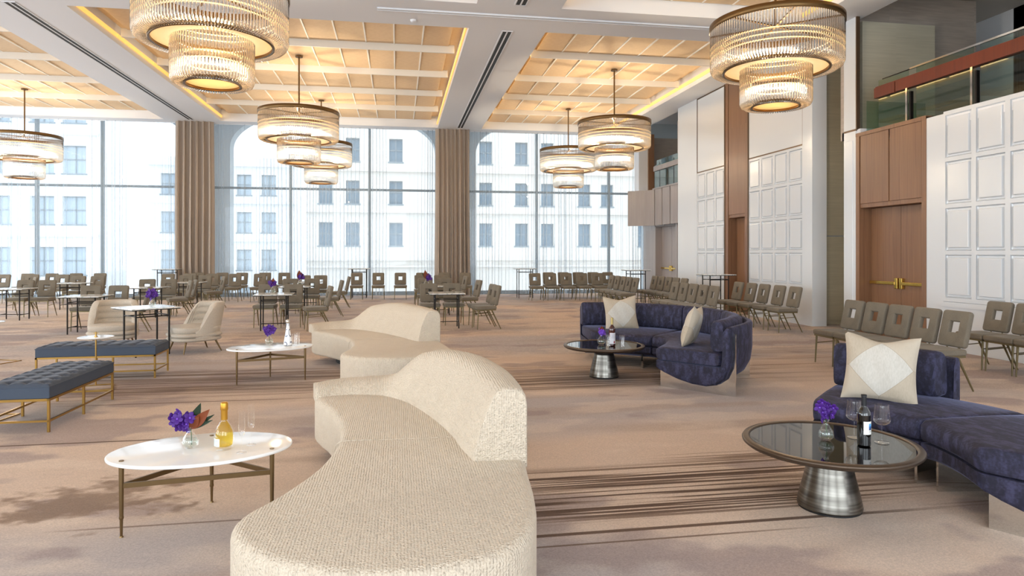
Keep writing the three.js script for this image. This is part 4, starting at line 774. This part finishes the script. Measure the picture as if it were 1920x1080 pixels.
{ // red wine
  const t = thing('wine_bottle', 'dark red wine bottle with white label on the near dark table', 'bottle', [2.835, 0.414, 3.73]);
  part('glass_body', lathe([[0, 0.001], [0.036, 0.001], [0.039, 0.008], [0.039, 0.185], [0.036, 0.208], [0.022, 0.232], [0.0145, 0.245], [0.0142, 0.262]], 32), phy(0x0b0a08, 0.04, { clearcoat: 1 }), t);
  part('capsule', lathe([[0.0152, 0.245], [0.0150, 0.302], [0.0165, 0.303], [0.0165, 0.314], [0, 0.315]], 24), std(0x17181c, 0.4), t);
  wrapLabel('label', 0.0396, 0.075, 0.155, 1.9, canvasTex(256, 128, (c) => { c.fillStyle = '#e8e6e0'; c.fillRect(0, 0, 256, 128); c.fillStyle = '#1e66b4'; c.fillRect(110, 22, 84, 62); c.fillStyle = '#58a6dc'; c.fillRect(110, 22, 84, 24); c.fillStyle = '#123a6e'; c.beginPath(); c.moveTo(110, 84); c.lineTo(140, 52); c.lineTo(165, 70); c.lineTo(194, 50); c.lineTo(194, 84); c.fill(); c.fillStyle = '#777'; c.fillRect(118, 96, 70, 5); }), 0.25, t);
}
{ // whisky-brown bottle
  const t = thing('spirit_bottle', 'amber-red spirit bottle with pale label on the farther dark table', 'bottle', [2.70, 0.414, 8.28]);
  part('glass_body', lathe([[0, 0.001], [0.039, 0.001], [0.042, 0.01], [0.042, 0.20], [0.036, 0.235], [0.018, 0.262], [0.014, 0.28], [0.014, 0.325]], 28), phy(0x4a150c, 0.05, { clearcoat: 1, transmission: 0.25 }), t);
  part('capsule', lathe([[0.0155, 0.275], [0.0155, 0.355], [0.014, 0.362], [0, 0.363]], 20), std(0xb9a46a, 0.4, { metalness: 0.6 }), t);
  wrapLabel('label', 0.0428, 0.03, 0.17, 2.4, canvasTex(128, 128, (c) => { c.fillStyle = '#d8d6dc'; c.fillRect(0, 0, 128, 128); c.fillStyle = '#8d8a94'; for (let k = 0; k < 4; k++) c.fillRect(30, 20 + k * 12, 68, 3); c.fillStyle = '#8a1c22'; c.beginPath(); c.arc(78, 108, 13, 0, 7); c.fill(); }), 0.15, t);
}
const highball = (label, x, d, y = 0.414) => { const t = thing('tumbler', label, 'glass', [x, y, d], 0, 'clear tumblers'); part('glass_wall', lathe([[0, 0.012], [0.029, 0.012], [0.033, 0.16], [0.0345, 0.16], [0.0315, 0.002], [0, 0.002]], 28), glass, t); };
highball('tumbler left of the amber bottle on the farther dark table', 2.625, 8.20);
highball('tumbler right of the amber bottle on the farther dark table', 2.775, 8.10);
highball('tumbler beside the patterned carafe on the farther oval table', -1.295, 8.84, 0.428);
highball('second tumbler behind the carafe on the farther oval table', -1.285, 8.98, 0.428);
{ // tall white carafe with blue brushwork
  const t = thing('carafe', 'tall white carafe with dark blue brushwork and silver bell stopper', 'bottle', [-1.385, 0.428, 8.90]);
  const art = canvasTex(256, 256, (c) => { c.fillStyle = '#f3f4f4'; c.fillRect(0, 0, 256, 256); c.strokeStyle = '#2b3358'; c.lineWidth = 7; for (let k = 0; k < 4; k++) { const x = 20 + k * 64; c.beginPath(); c.moveTo(x, 235); c.bezierCurveTo(x + 55, 215, x + 50, 160, x + 8, 175); c.stroke(); c.beginPath(); c.arc(x + 24, 110, 24, 0.6, 5.2); c.stroke(); c.beginPath(); c.moveTo(x + 8, 62); c.lineTo(x + 22, 20); c.lineTo(x + 36, 62); c.stroke(); } c.fillStyle = '#2b3358'; for (let k = 0; k < 10; k++) { c.beginPath(); c.moveTo(k * 26, 0); c.lineTo(k * 26 + 13, 26); c.lineTo(k * 26 + 26, 0); c.fill(); } });
  raw('body', lathe([[0, 0.002], [0.050, 0.002], [0.053, 0.015], [0.048, 0.07], [0.038, 0.13], [0.028, 0.19], [0.0205, 0.245], [0.019, 0.285], [0, 0.286]], 32), phy(0xffffff, 0.25, { map: art, clearcoat: 0.6 }), t);
  part('stopper', lathe([[0.022, 0.285], [0.026, 0.295], [0.027, 0.318], [0.020, 0.330], [0, 0.334]], 24), std(0xc8c0b4, 0.3, { metalness: 0.7 }), t);
}

scene.traverse((o) => { if (o.isMesh) { o.castShadow = true; o.receiveShadow = true; } if (o.isPointLight) o.castShadow = true; });
renderer.render(scene, camera);
